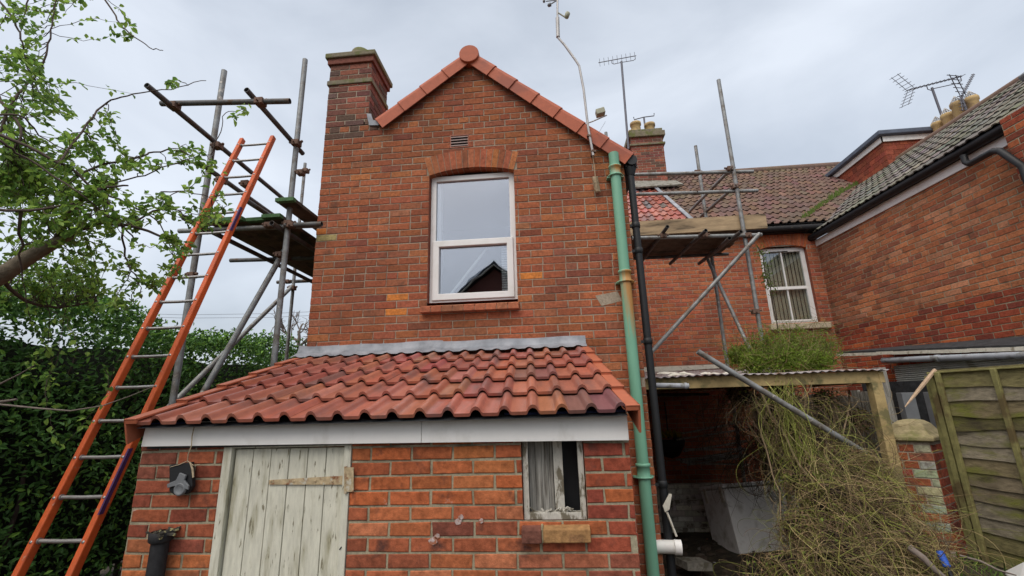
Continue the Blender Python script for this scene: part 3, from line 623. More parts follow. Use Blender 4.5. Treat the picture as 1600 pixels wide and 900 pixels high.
for (x0_, x1_, zt_, zb_) in ((xa, xb, 1.902, 1.878), (-2.33, -2.1, 1.90, 1.885)):
    pts = []
    for i in range(15):
        x = x0_+(x1_-x0_)*i/14; pts.append((x, YF-.012-.004*sin(x*40), zt_)); pts.append((x, YF-.02-.004*sin(x*31), zb_-.008*sin(x*22)))
    m = MB(); m.add(pts, [(2*i, 2*i+1, 2*i+3, 2*i+2) for i in range(14)]); m.build('membrane', M['membrane'], oh)
# lead flashing
m = MB()
def flash(x0_, x1_, off):
    n_ = 70; rows = []
    for i in range(n_+1):
        x = x0_+(x1_-x0_)*i/n_; ph = ((x-RO[0]+.09) % (tw/2))/(tw/2); h = max(0, sin(pi*(ph-.5)/.5)) if ph > .5 else 0
        zw = 2.565+.004*sin(x*9)-.01*off; yb = D1-.155-.012*sin(x*13+1)
        zroof = RO[2]+(yb-RO[1])*slope+.042+h*.014
        rows.append([(x, D1-.004-off*.003, zw), (x, D1-.016-off*.003, zw-.05), (x, D1-.03-off*.003, zw-.075+.003*h), (x, yb+.05, zroof+.022), (x, yb, zroof)])
    m.add([q for r_ in rows for q in r_], [(i*5+j, i*5+j+1, (i+1)*5+j+1, (i+1)*5+j) for i in range(n_) for j in range(4)], sm=True)
flash(-2.52, -1.05, 0); flash(-1.10, .33, 1)
m.build('lead_flashing', M['lead'], oh)
# door
m = MB(); fx0, fx1 = DH[0]+.004, DH[1]-.004
m.box(fx0, fx0+.05, D0-.012, D0+.07, 0, 1.762); m.box(fx1-.04, fx1, D0-.012, D0+.07, 0, 1.762); m.box(fx0+.05, fx1-.04, D0-.008, D0+.07, 1.745, 1.765)
fr = m.build('door_frame', M['door_paint'], oh, bevel=.003)
m = MB(); rng = random.Random(6); nb = 6; dx0, dx1 = fx0+.056, fx1-.045; wd = (dx1-dx0)/nb
for i in range(nb): m.box(dx0+i*wd+.0022, dx0+(i+1)*wd-.0022, D0+.012+rng.uniform(0, .004), D0+.045, .03, 1.74-rng.uniform(0, .004))
m.box(dx0, dx1, D0+.03, D0+.05, .03, 1.735)
door = m.build('door', M['door_paint'], oh, bevel=.003, label='pale green-white plank door with flaking paint')
yh = D0+.008
m = MB(); m.prism([at(421, 750, yh), at(421, 757, yh), at(540, 757, yh), at(540, 743, yh)], (0, -.005, 0))
for px in (424, 460, 493, 520): m.lathe(at(px, 752, yh-.005), [(.006, -.002), (.005, .003), (0, .004)], 8, axis=(0, -1, 0))
m.prism([at(540, 730, D0-.016), at(553, 730, D0-.016), at(553, 768, D0-.016), at(540, 768, D0-.016)], (0, -.006, 0))
m.tube([at(540, 729, D0-.018), at(540, 771, D0-.018)], .008, 8)
m.build('strap_hinge', M['rust'], door, label='rusty tapered strap hinge')
m = MB(); k = at(533, 857, D0+.01); m.tube([k, k+V3((0, -.02, 0)), k+V3((.008, -.026, .008)), k+V3((.012, -.02, .014))], .003, 6); m.build('hook', M['iron'], door)
# little window
m = MB(); m.ring((0, D0, 0), U_, N_, SW[0]+.004, SW[1]-.004, SW[2]+.004, 1.79, .030, -.07, -.02, wb=.034); sf = m.build('window_frame', M['flaky_white'], oh, bevel=.003)
m = MB(); rng = random.Random(3); x = SW[0]+.036
for w_, d_ in ((.034, 0), (.036, .003), (.034, .001), (.028, .004)):
    m.box(x, x+w_-.002, D0+.085+d_, D0+.10+d_, 1.36, 1.79); x += w_
m.build('boarding', M['grey_wood'], sf, label='bare grey rotten boards closing the left part')
m = MB(); m.box(x+.002, x+.052, D0+.07, D0+.088, 1.40, 1.79); m.build('board', M['flaky_white'], sf)
m = MB(); m.box(SW[0]-.02, SW[1]+.02, D0+.16, D0+.17, 1.30, 1.80); m.build('dark_inside', M['black'], sf)  # black panel standing in for the shade in the gap
m = MB()
for i in range(14):
    p = V3((rng.uniform(SW[0]+.05, SW[1]-.05), D0+rng.uniform(.03, .065), 1.392)); m.beam(p, p+V3((rng.uniform(-.04, .04), rng.uniform(-.02, .02), rng.uniform(0, .02))), rng.uniform(.008, .02), .006)
m.build('paint_flakes', M['flaky_white'], sf)['kind'] = 'stuff'
m = MB()
m.prism([(-.196, D0-.055, 1.262), (-.196, D0-.055, 1.325), (-.196, D0+.05, 1.353), (-.196, D0+.05, 1.262)], (.102, 0, 0), col=(.17, .07, .05))
m.prism([(-.086, D0-.050, 1.264), (-.086, D0-.050, 1.328), (-.086, D0+.05, 1.353), (-.086, D0+.05, 1.264)], (.238, 0, 0), col=(.36, .20, .085))
m.box(-.096, -.084, D0-.045, D0+.04, 1.262, 1.345, col=(.3, .26, .16))
m.build('window_sill', M['brick_worn'], oh, bevel=.006)
# burnt iron pipe by the door
pb = D0-.055; p1 = at(252, 838, pb)
m = MB(); m.tube([(p1[0]-.01, pb, 0.02), (p1[0], pb, p1[2])], .042, 16)
ip = m.build('iron_pipe', M['iron'], None, org=(p1[0], pb, 0)); tag(ip, 'short charred black iron pipe standing against the outhouse wall left of the plank door', 'pipe')
m = MB(); rng = random.Random(5); m.lathe((p1[0], pb, p1[2]-.03), [(.044, 0), (.056, .01), (.058, .05), (.05, .055)], 14)
m.build('pipe_socket', M['iron'], ip)
m = MB()
for i in range(26):
    a_ = rng.uniform(0, 2*pi); p = V3((p1[0]+.045*cos(a_), pb+.035*sin(a_), p1[2]+.015)); m.beam(p, p+V3((rng.uniform(-.03, .06), rng.uniform(-.02, .02), rng.uniform(-.015, .022))), .016, .009)
m.build('charred_debris', mat('charred', (.06, .055, .045), .9, nscale=30, namt=.4, blotch=(.36, .33, .16), bl_scale=30, bl_lo=.56, bl_hi=.62), ip)
# gadget hung on a cord from the fascia
Yg = D0-.055; q = at(281, 748, Yg)
hg = thing('hanging_lamp', 'small black lamp with round grey lens hanging by a cord left of the door', 'lamp', q-V3((0, 0, .07)))
m = MB(); P4 = lambda x, y, d=0: at(x, y, Yg+d)
m.prism([P4(264, 727), P4(298, 722), P4(300, 760), P4(292, 772), P4(272, 774), P4(264, 768)], (0, .03, 0)); m.build('case', M['black'], hg, bevel=.005)
m = MB(); m.prism([P4(263, 756, -.004), P4(277, 750, -.004), P4(283, 738, -.004), P4(293, 742, -.004), P4(290, 750, -.004), P4(297, 758, -.004), P4(296, 765, -.004), P4(280, 758, -.004), P4(264, 762, -.004)], (0, -.012, 0)); m.build('bracket', M['grey_plastic'], hg, bevel=.003)
m = MB(); m.lathe(P4(283, 764, -.002), [(.034, 0), (.034, .012), (.028, .018), (.022, .012), (0, .014)], 20, axis=(0, -1, 0)); m.build('lens', M['grey_plastic'], hg)
m = MB(); m.tube([at(304, 664, YF-.012), at(300, 682, YF-.014), at(299, 697, YF-.014), at(294, 710, Yg-.01), at(293, 722, Yg)], .0028, 6); m.tube([P4(266, 730, -.003), P4(280, 726, -.004), P4(293, 720, -.004), P4(302, 727, -.004), P4(312, 726, -.004)], .002, 6)
m.tube([P4(297, 722, -.006), P4(301, 733, -.006), P4(302, 746, -.006)], [.004, .006, .005], 6)
m.build('cord', M['rope'], hg)

# ================================================================ neighbouring terraced house
nh = thing('terraced_house', 'neighbouring terraced house with brown tiled roof, grey tiled wing and white window', 'house', (4, YB, 0))
wq = [at(1186, 392, YB), at(1256, 390, YB), at(1207, 508, YB), at(1282, 505, YB)]
NW = (wq[2][0]-.01, wq[3][0]+.01, wq[2][2]-.0, wq[0][2]+.09)
m = MB(); spn = lambda v: cut(2.85, 5.06, [NW], v)
spring = NW[3]-.07
spb = lambda v: cut(2.85, 5.06, [NW, (NW[0]-.03, NW[1]+.03, spring, spring+.25)], v)
bricks(m, (0, YB, 0), U_, N_, 5.02, spn, BCK, 81, bspans=spb, u_lo=2.85, u_hi=5.2)
reveal(m, (0, YB, 0), U_, N_, NW, .11, mi=1); m.build('wall', [M['mortar'], M['brick']], nh)
m = MB(); arch(m, (0, YB, 0), U_, N_, (NW[0]+NW[1])/2, spring, NW[1]-NW[0], .07, .26, 16, .012, -.1, pal_pick([(.40, .115, .05), (.46, .14, .06), (.34, .10, .05)], [3, 3, 2]), 82)
m.build('window_arch', [M['brick'], M['mortar']], nh)
fo = window_unit(nh, (0, YB, 0), U_, N_, NW[0]+.004, NW[1]-.004, NW[2]+.01, spring+.03, (NW[2]+spring)/2-.02, gm='glass_clear', fw=.075, lower=False)
m = MB(); xm = (NW[0]+NW[1])/2; m.box(xm-.011, xm+.011, YB+.078, YB+.11, NW[2]+.07, spring-.03); m.build('glazing_bar', M['upvc'], fo)
m = MB(); z0 = NW[2]+.065; m.ring((0, YB, 0), U_, N_, NW[0]+.06, NW[1]-.06, NW[2]+.06, (NW[2]+spring)/2-.03, .03, -.10, -.06); m.build('casement', M['upvc'], fo, bevel=.004)
m = MB(); m.box(xm-.22, xm+.12, YB+.062, YB+.07, spring-.045, spring-.030); m.build('trickle_vent', M['iron'], fo)
m = MB()
for i in range(11): x = NW[0]+.05+i*(NW[1]-NW[0]-.1)/11; m.prism([(x, YB+.14, NW[2]), (x+.062, YB+.165, NW[2]), (x+.064, YB+.162, NW[2]), (x+.002, YB+.137, NW[2])], (0, 0, 1.5))
m.build('vertical_blind', M['curtain'], nh)
m = MB(); m.box(NW[0]-.2, NW[1]+.2, YB+.5, YB+.52, 2.8, 5); m.build('room', M['dark_room'], nh)
m = MB(); m.box(NW[0]-.06, NW[1]+.12, YB-.09, YB+.09, NW[2]-.10, NW[2]+.004); m.build('window_sill', M['sill'], nh, bevel=.012)
m = MB(); m.box(2.85, 5.4, YB-.12, YB-.002, 4.90, 5.14); m.tube([(2.85, YB-.17, 4.96), (5.3, YB-.17, 4.96)], .055, 10); m.build('gutter', M['iron'], nh)
m = MB(); tiles(m, (2.9, 8.2, 5.04), (1, 0, 0), (0, 1, SL), 30, 15, .30, .322, .032, .024, TOLD, 83, prof=ROML, jit=.004)
m.quad((2.85, 8.2, 5.03), (12, 8.2, 5.03), (12, 11.9, 8.0), (2.85, 11.9, 8.0), mi=1); m.build('main_roof', [M['tile_old'], M['felt']], nh)
m = MB(); m.tube([(2.9, 11.95, 8.06), (12, 11.95, 8.06)], .11, 10); m.c = [(.15, .10, .08)]*len(m.c); m.build('ridge_tiles', M['tile_old'], nh)
# side wing
T4 = radians(4); WU = V3((sin(T4), -cos(T4), 0)); WN = V3((-cos(T4), -sin(T4), 0)); WO = V3((5.05, YB, 0))
def WP(u, off, z): return WO+WU*u-WN*off+UPZ*z       # off>0 = into the wing
def w_pal(u, v, rng):
    k = rng.uniform(.85, 1.15)
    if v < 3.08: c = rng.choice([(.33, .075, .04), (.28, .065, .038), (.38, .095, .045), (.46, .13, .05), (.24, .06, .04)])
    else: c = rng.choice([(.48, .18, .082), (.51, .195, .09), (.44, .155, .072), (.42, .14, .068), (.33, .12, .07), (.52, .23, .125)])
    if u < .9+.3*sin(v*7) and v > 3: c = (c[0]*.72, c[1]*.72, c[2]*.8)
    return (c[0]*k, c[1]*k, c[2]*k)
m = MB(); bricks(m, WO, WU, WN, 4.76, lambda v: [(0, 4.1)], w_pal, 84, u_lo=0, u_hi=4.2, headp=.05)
m.build('wing_wall', [M['mortar_pale'], M['brick']], nh)
cb = MB(); bricks(cb, WP(3.55, -.20, 4.1), WU, WN, .75, lambda v: [(0, .6)], w_pal, 85, u_lo=0, u_hi=.6)
bricks(cb, WP(3.55, 0, 4.1), WN, -WU, .75, lambda v: [(0, .2)], w_pal, 86, u_lo=0, u_hi=.3)
cb.build('corbel', [M['mortar_pale'], M['brick']], nh)
m = MB(); m.obox(WP(-.15, -.006, 4.625), WU*3.69, -WN*-.022, UPZ*.125); m.build('fascia', M['fascia'], nh, bevel=.003)
m = MB(); m.tube([WP(-.35, -.10, 4.79), WP(3.52, -.10, 4.80)], .058, 12); m.obox(WP(-.2, -.03, 4.752), WU*3.7, -WN*-.07, UPZ*.06); m.build('gutter', M['black'], nh)
m = MB(); wo = WP(3.02, -.13, 4.73)
m.tube([wo, wo+V3((0, 0, -.09)), WP(3.06, -.15, 4.60), WP(3.10, -.17, 4.57), WP(3.43, -.24, 4.54), WP(3.50, -.25, 4.50), WP(3.56, -.26, 4.40), WP(3.66, -.26, 4.22), WP(3.68, -.26, 2.5)], .036, 12)
m.build('downpipe', M['black'], nh)
sw = (6.72-4.84)/2.66; WT = nrm(-WN*-1*-1)   # uphill horizontal = -WN
WT = -WN
m = MB(); vv_ = nrm(WT+UPZ*sw); o_ = WP(4.2, -.16, 4.84)
# rows run along the eave towards the back (direction -WU)
def keepw(c): 
    zmain = 5.04+(c[1]-8.2)*SL
    return c[2] > zmain-.15
tiles(m, WP(4.2, -.16, 4.83), -WU, -vv_*-1, 27, 10, .30, .33, .03, .024, TGRY, 87, prof=ROML, jit=.004, keep=keepw) if False else None
# mirrored handedness: build with U pointing to the front so the normal faces up
tiles(m, WP(-4.0, -.16, 4.83), WU, vv_, 28, 10, .30, .325, .016, .022, TGRY, 87, prof=ROML, jit=.004, keep=keepw)
q0_, q1_ = WP(-3.0, -.14, 4.80), WP(4.3, -.14, 4.80); m.quad(q0_, q1_, q1_+vv_*3.2, q0_+vv_*3.2, mi=1); m.build('wing_roof', [M['tile_grey'], M['felt']], nh)
m = MB(); rr = WP(0, 2.5, 6.74); m.tube([WP(4.4, 2.50, 6.70), WP(-3.2, 2.50, 6.70)], .085, 10, col=(.17, .11, .085)); m.build('wing_ridge', M['tile_old'], nh)
m = MB(); m.prism([WP(4.3, 2.6, 6.75), WP(4.3, 5.2, 4.84), WP(-4, 5.2, 4.84), WP(-4, 2.6, 6.75)], (0, 0, .03), col=(.11, .105, .1)); m.build('far_slope', M['tile_grey'], nh)
m = MB(); f0 = at(1562, 152, 6.2); 
vb = V3(WP(2.2, 1.95, 4.84+sw*2.10)); m.prism([vb+WU*a_-WN*b_*0+vv_*b_ for a_, b_ in ((0, 0), (.4, 0), (.4, .3), (.3, .38), (.1, .38), (0, .3))], nrm(np.cross(WU, vv_))*.12); m.build('roof_vent', M['grey_plastic'], nh, bevel=.03)
m = MB(); rng = random.Random(1)
for i in range(260):
    t = rng.random(); p = V3(at(1262+t*78, 380-t*92, 8.25+t*1.9)); p = V3((p[0]+rng.uniform(-.06, .06), p[1], 5.04+(p[1]-8.2)*SL+.06))
    m.add([p, p+V3((.03, 0, 0)), p+V3((.015+rng.uniform(-.03, .03), -.01, rng.uniform(.02, .09) if abs(t-.62) > .1 else rng.uniform(.05, .16)))], [(0, 1, 2)])
m.build('valley_moss', M['moss'], nh)['kind'] = 'stuff'
m = MB(); m.prism([WP(4.1, .02, 0), WP(4.1, 5.1, 0), WP(4.1, 5.1, 4.8), WP(4.1, 2.5, 6.62), WP(4.1, .02, 4.8)], -WU*.2, col=(.36, .12, .06)); m.build('gable_wall', M['brick'], nh)
# dormer
dx = 7.28; df = 9.19; dzt = 7.34
m = MB(); 
bricks(m, (dx, df, 5.5), (0, 1, 0), (-1, 0, 0), 1.72, lambda v: [(0, 2.3)], pal_pick([(.30, .075, .045), (.25, .065, .042), (.35, .09, .05)], [1, 1, 1]), 88, ch=.11, bl=.16, j=.004, proud=.012, u_lo=0, u_hi=2.4)
bricks(m, (dx, df, 5.5), (1, 0, 0), (0, -1, 0), 1.72, lambda v: [(0, 3.2)], pal_pick([(.30, .075, .045), (.25, .065, .042), (.35, .09, .05)], [1, 1, 1]), 89, ch=.11, bl=.16, j=.004, proud=.012, u_lo=0, u_hi=3.3)
m.build('dormer_wall', [M['felt'], M['brick']], nh, label='dormer hung with red tiles under a white fascia')
m = MB(); m.box(dx-.05, dx+3.25, df-.05, df-.03, 7.12, 7.24); m.box(dx-.05, dx-.03, df-.05, df+2.4, 7.12, 7.24); m.build('dormer_fascia', M['fascia'], nh)
m = MB(); m.box(dx-.14, dx+3.3, df-.14, df+2.6, 7.245, 7.35); m.build('dormer_roof', mat('slate_felt', (.10, .12, .16), .6, nscale=6, namt=.2), nh, bevel=.02)
# chimney beyond the wing
pq = [at(1465, 195, 9.0), at(1480, 182, 8.75), at(1495, 164, 8.45), at(1518, 156, 8.2)]
d_ = WU
m = MB(); bz = min(p[2] for p in pq)-.40
hts = (.46, .50, .62, .46)
stk_c = sum(pq)/4
a0 = pq[0]-WU*.3; m.obox((a0[0]-.25, a0[1], 5.2), (.5, 0, 0), WU*(np.linalg.norm(pq[3]-pq[0])+.5), UPZ*(bz-5.2), col=(.3, .1, .06)); far = m.build('chimney', M['brick'], nh, label='stack with four buff pots under wire cowls behind the grey tiled ridge')
for p, h in zip(pq, hts):
    c = MB(); r = .102; c.lathe((p[0], p[1], p[2]-h+.05), [(r*.98, 0), (r*.9, h-.1), (r*1.08, h-.08), (r*1.08, h-.02), (r*.95, h)], 18); po = c.build('chimney_pot', M['pot'], far)
    c = MB()
    for k in range(10): c.tube([(p[0]+r*cos(k*pi/5), p[1]+r*sin(k*pi/5), p[2]+.04), (p[0], p[1], p[2]+.20)], .006, 4, cap=False)
    for hh in (.05, .10): 
        rr_ = r*(1-hh/.18); c.tube([(p[0]+rr_*cos(k*pi/5), p[1]+rr_*sin(k*pi/5), p[2]+.04+hh*.9) for k in range(11)], .006, 4, cap=False)
    c.build('wire_cowl', M['pole_grey'], po)

# ================================================================ aerials and weather station
def yagi(name, label, mast, r_mast, boom, nel, el_dir, el_len, r=.008, group=None, loop=True, refl=None, elf=None):
    base = V3(mast[0]); t = thing(name, label, 'aerial', base, group)
    m = MB(); m.tube([base, V3(mast[1])], r_mast, 8); m.build('mast', M['antenna'], t)
    a, b = V3(boom[0]), V3(boom[1]); el = nrm(el_dir)
    m = MB(); m.tube([a, b], r*1.4, 8); 
    if loop:
        c0, c1 = a+(b-a)*.35, a+(b-a)*.97; dn = V3((0, 0, -.14)); m.tube([c0, c0+dn*.7, c0+dn+(b-a)*.05, V3(mast[1])+V3((0, 0, -.03)), c1+dn+(a-b)*.05, c1+dn*.7, c1], r*1.1, 6)
    m.build('boom', M['antenna'], t)
    for i in range(nel):
        p = a+(b-a)*(i+.3)/(nel-.4); l = el_len*(elf(i) if elf else 1); m = MB(); m.tube([p-el*l/2, p+el*l/2], r*.75, 6); m.build('element', M['antenna'], t)
    if refl is not None:
        for sgn in (1, -1):
            m = MB(); q = a+(b-a)*.06
            for k in range(5):
                z_ = q+nrm(V3((0, 0, sgn))+nrm(a-b)*.6)*(.06+.09*k); m.tube([z_-el*.22, z_+el*.22], r*.7, 6)
            for e_ in (-.12, .12): m.tube([q+el*e_, q+el*e_+nrm(V3((0, 0, sgn))+nrm(a-b)*.6)*.44], r*.7, 6)
            m.build('reflector', M['antenna'], t)
    return t
Ya = 10.9
yagi('tv_aerial', 'tall television aerial with nine upright rods on a mast beside the broad chimney', (at(982, 233, Ya), at(971, 96, Ya)), .03, (at(935, 98, Ya), at(994, 87, Ya)), 9, (0, 0, 1), .26, group='television aerials on the roofs')
Yb = 11.4; t = thing('t_aerial', 'small bare T-shaped aerial rising between the buff pots of the broad chimney', 'aerial', at(1009, 205, Yb), 'television aerials on the roofs')
m = MB(); m.tube([at(1009, 207, Yb), at(1006, 183, Yb)], .025, 8); m.build('mast', M['antenna'], t)
m = MB(); m.tube([at(990, 183, Yb), at(991, 187, Yb), at(1006, 183, Yb), at(1022, 181, Yb), at(1022, 177, Yb)], .014, 6); m.build('crossbar', M['antenna'], t)
Yc = 8.9
yagi('long_aerial', 'long television aerial with a grid reflector on the mast left of the four wire-capped pots', (at(1473, 185, Yc), at(1456, 137, Yc)), .022, (at(1418, 141, Yc), at(1503, 119, Yc)), 14, (.2, .9, .35), .28, group='television aerials on the roofs', refl=True)
Yd = 8.2
yagi('dense_aerial', 'short dark television aerial pointing up to the right above the last wire-capped pot', (at(1510, 172, Yd), at(1502, 152, Yd)), .022, (at(1503, 150, Yd), at(1521, 116, Yd+.8)), 13, (1, .5, .25), .14, r=.011, loop=False, group='television aerials on the roofs', refl=True)
# weather station
Yw = D1-.10; q = lambda x, y, d=0: at(x, y, Yw+d)
ws = thing('weather_station', 'pale cranked pole on the right gable slope with wind cups and small sensors', 'weather station', q(927, 240))
m = MB(); m.tube([q(927, 243), q(919, 200), q(912, 140), q(905, 103), q(900, 95), q(882, 70), q(873, 60), q(871, 50)], .013, 10); m.tube([q(872, 58), q(871, 28)], .022, 10); m.tube([q(871, 28), q(871, -40)], .012, 10); m.build('pole', M['pole_grey'], ws)
for y in (212, 236): m = MB(); m.beam(q(917+(y-212)*.3, y), q(924+(y-212)*.3, y+1), .035, .02); m.box(*(lambda c: (c[0]-.012, c[0]+.012, Yw, D1, c[2]-.01, c[2]+.01))(q(920+(y-212)*.25, y))); m.build('pole_clamp', M['coupler'], ws)
m = MB(); m.tube([q(919, 192), q(925, 190), q(932, 187), q(948, 180)], .007, 6); ar = m.build('side_arm', M['pole_grey'], ws)
m = MB(); b0 = q(939, 178); m.obox(b0+V3((-.045, -.04, -.025)), (.09, 0, .022), (0, .08, 0), (-.012, 0, .062)); m.build('sensor_box', M['lichen_plastic'], ws, bevel=.006)
m = MB(); m.tube([q(872, 20), q(880, 25), q(886, 29)], .008, 6); m.lathe(q(885, 27), [(.012, -.01), (.026, 0), (.028, .055), (.02, .065), (0, .067)], 14, axis=(.35, 0, 1)); m.build('rain_cup', M['lichen_plastic'], ws)
m = MB(); 
m.tube([q(871, 0), q(858, 8)], .007, 6); m.tube([q(871, 0), q(853, 2)], .006, 6); m.lathe(q(858, 8), [(.006, -.02), (.02, -.01), (.022, .02), (.0, .021)], 12, axis=(1, 0, .4)); m.lathe(q(850, 2), [(0, -.015), (.014, -.01), (.016, .01), (.0, .012)], 12); m.build('wind_cups', M['grey_plastic'], ws)
m = MB(); m.tube([q(926, 243, .06), q(929, 262, .06), q(930, 276, .06)], .004, 6)
cz = [q(928+.15*k, 274+.0*k, .05) for k in (0,)]; c0, c1 = q(929, 276, .04), q(934, 300, .04); pts = [c0+(c1-c0)*k/96+V3((cos(k*pi/4)*.028, sin(k*pi/4)*.02, 0)) for k in range(97)]; m.tube(pts, .005, 5); m.build('coiled_cable', M['rope'], ws)
m = MB(); m.tube([q(946, 190), q(937, 205), q(925, 216, .05)], .0015, 4); m.build('thin_wire', M['antenna'], ws)

# ================================================================ scaffold, left
SR = .0265
def tube_part(parent, name, a, b, r=SR, m_='galv', **k):
    mb = MB(); mb.pipe(a, b, r, n=14); return mb.build(name, M[m_], parent)
def coupler(parent, p, r=.042, dirv=(1, 0, 0)):
    mb = MB(); rng = random.Random(int(abs(p[0]*977+p[2]*131))); p = V3(p)
    mb.box(p[0]-r, p[0]+r, p[1]-r, p[1]+r, p[2]-r*.75, p[2]+r*.75); mb.tube([p+V3((-r*1.9, -.01, r*.3)), p+V3((r*1.9, -.01, r*.3))], .009, 6); mb.tube([p+V3((0, -r*1.7, -r*.3)), p+V3((0, r*1.7, -r*.3))], .009, 6)
    for sx in (-1, 1): mb.lathe(p+V3((sx*r*1.6, -.01, r*.3)), [(0, -.01), (.016, -.01), (.016, .01), (0, .01)], 6, axis=(1, 0, 0), sm=False)
    mb.build('coupler', M['coupler'], parent, bevel=.008)
sl = thing('scaffold', 'scaffold of grey tubes with green-edged boards along the left side of the gabled house', 'scaffold', (-3.0, 4.2, 0), 'scaffolds of tubes and boards')
Yp = 4.10; a, b = at(262, 630, Yp), at(357, 110, Yp); xo = (a[0]+b[0])/2
tube_part(sl, 'standard', (xo, Yp, 0), (xo, Yp, b[2]), r=.030)
Yp2 = 4.22; a, b = at(425, 560, Yp2), at(480, 93, Yp2); xi = (a[0]+b[0])/2
tube_part(sl, 'standard', (xi, Yp2, 0), (xi, Yp2, b[2]), r=.029)
Yp3 = 6.2; a, b = at(447, 550, Yp3), at(478, 255, Yp3); x3 = (a[0]+b[0])/2
tube_part(sl, 'standard', (x3, Yp3, 0), (x3, Yp3, b[2]), r=.024)
tube_part(sl, 'ledger', atX(229, 133, xo+.05), atX(497, 356, xo+.05), m_='galv_dark')
tube_part(sl, 'ledger', atX(324, 263, xo+.05), atX(500, 388, xo+.05), m_='galv_dark')
tube_part(sl, 'ledger', atX(380, 310, xi-.35), atX(452, 357, xi-.35), m_='galv_dark')
a = atX(385, 140, xi-.05); b = atX(473, 240, xi-.05); tube_part(sl, 'ledger', a, b, m_='galv_dark')
Yt = 3.50; tube_part(sl, 'transom', at(252, 162, Yt), at(453, 158, Yt), m_='galv_dark')
for (p, Y) in (((272, 166), Yt), ((407, 160), Yt), ((340, 228), Yp-.03), ((463, 224), Yp2-.03), ((385, 268+20), Yp-.05), ((452, 350), Yp2-.03), ((346, 282), Yp)): coupler(sl, at(*p, Y))
# platform
zp = 3.90; e0, e1 = atZ(325, 350, zp), atZ(440, 340, zp); yf = (e0[1]+e1[1])/2
nb = 4; wd = (e1[0]-e0[0])/nb; rng = random.Random(7)
for i in range(nb):
    mb = MB(); x = e0[0]+i*wd; y0_ = yf+rng.uniform(-.05, .05); mb.box(x+.004, x+wd-.004, y0_, y0_+3.3, zp, zp+.038, mi=0); mb.box(x+.003, x+wd-.003, y0_-.006, y0_+.06, zp-.001, zp+.04, mi=1)
    mb.build('scaffold_board', [M['board_dark'], M['green_end']], sl, bevel=.003)
mb = MB(); f_ = atZ(430, 315, 4.05); f2 = atZ(462, 316, 4.05); mb.box(f_[0], f2[0], f_[1], f_[1]+1.9, 4.05, 4.088, mi=0); mb.box(f_[0]-.002, f2[0]+.002, f_[1]-.006, f_[1]+.05, 4.048, 4.09, mi=1); mb.build('scaffold_board', [M['board_dark'], M['green_end']], sl, bevel=.003)
mb = MB(); mb.prism([at(312, 318, yf+.02), at(345, 335, yf+.02), at(362, 348, yf+.02), at(318, 352, yf+.02)], (0, .038, 0)); mb.build('stop_end_board', M['board'], sl)
zl = zp-.06
tube_part(sl, 'ledger', (e0[0]+.05, yf-.35, zl-.03), (e0[0]+.05, yf+3.4, zl-.03), m_='galv_dark')
tube_part(sl, 'ledger', (e1[0]-.05, yf-.1, zl-.03), (e1[0]-.05, yf+3.4, zl-.03), m_='galv_dark')
tube_part(sl, 'transom', at(280, 361, yf+.06), at(500, 352, yf+.06), m_='galv')
for (pa, pb_, Y) in (((360, 407), (500, 403), 5.2), ((433, 441), (500, 438), 6.3)): tube_part(sl, 'transom', at(*pa, Y), at(*pb_, Y), m_='galv_dark')
tube_part(sl, 'transom', at(445, 352, Yp2-.05), at(503, 350, Yp2-.05), m_='galv_dark')
tube_part(sl, 'brace', at(315, 618, Yp2-.1), at(444, 392, Yp2+.25), r=.029)
tube_part(sl, 'brace', at(255, 645, 4.3), at(457, 447, 6.15), r=.028)
for (p, Y) in (((455, 352), Yp2-.05), ((318, 361), yf+.02), ((437, 398), Yp2+.15), ((452, 405), 5.2), ((449, 440), 6.2), ((300, 430), Yp), ((470, 270), Yp2), ((420, 352), yf)): coupler(sl, at(*p, Y), r=.036)
coupler(sl, at(457, 450, 6.15)); coupler(sl, at(478, 262+5, 6.2))

# ladder
lx0, lx1 = -3.329, -2.969; k = (4.158-2.817)/(4.858-1.007)
lp = lambda x, z: V3((x, 2.817+(z-1.007)*k, z))
ld = thing('ladder', 'long orange fibreglass ladder with grey rungs leaning on the left scaffold', 'ladder', lp((lx0+lx1)/2, 0))
for x in (lx0, lx1):
    mb = MB(); mb.beam(lp(x, 0.0), lp(x, 4.90), .042, .056, up=(0, 1, 0)); mb.build('rail', M['orange'], ld, bevel=.008)
mb = MB()
for (za, zb, s_) in ((1.33, 1.72, .5), (3.6, 3.88, .5)):
    mb = MB(); a, b = lp(lx1+.0212, za), lp(lx1+.0212, zb); mb.obox(a+V3((0, -.030, 0)), b-a, (0, .055*s_, 0), (.0025, 0, 0)); mb.obox(a+V3((-.010, -.0315, 0)), b-a, (.0125, 0, 0), (0, .003, 0)); mb.build('purple_paint', M['purple'], ld, label='purple paint smear on the right rail')
zr_ = 4.80
while zr_ > .1:
    mb = MB(); mb.tube([lp(lx0, zr_), lp((lx0+lx1)/2, zr_)+V3((0, 0, -.003)), lp(lx1, zr_)], .0125, 10)
    for x in (lx0, lx1): mb.lathe(lp(x, zr_)+V3((0, -.029, 0)), [(.011, -.004), (.009, .004), (0, .004)], 8, axis=(0, -1, .3)); mb.tube([lp(x, zr_)+V3((.028 if x == lx0 else -.028, 0, 0)), lp(x, zr_)], .019, 10)
    mb.build('rung', M['alu'], ld); zr_ -= .241

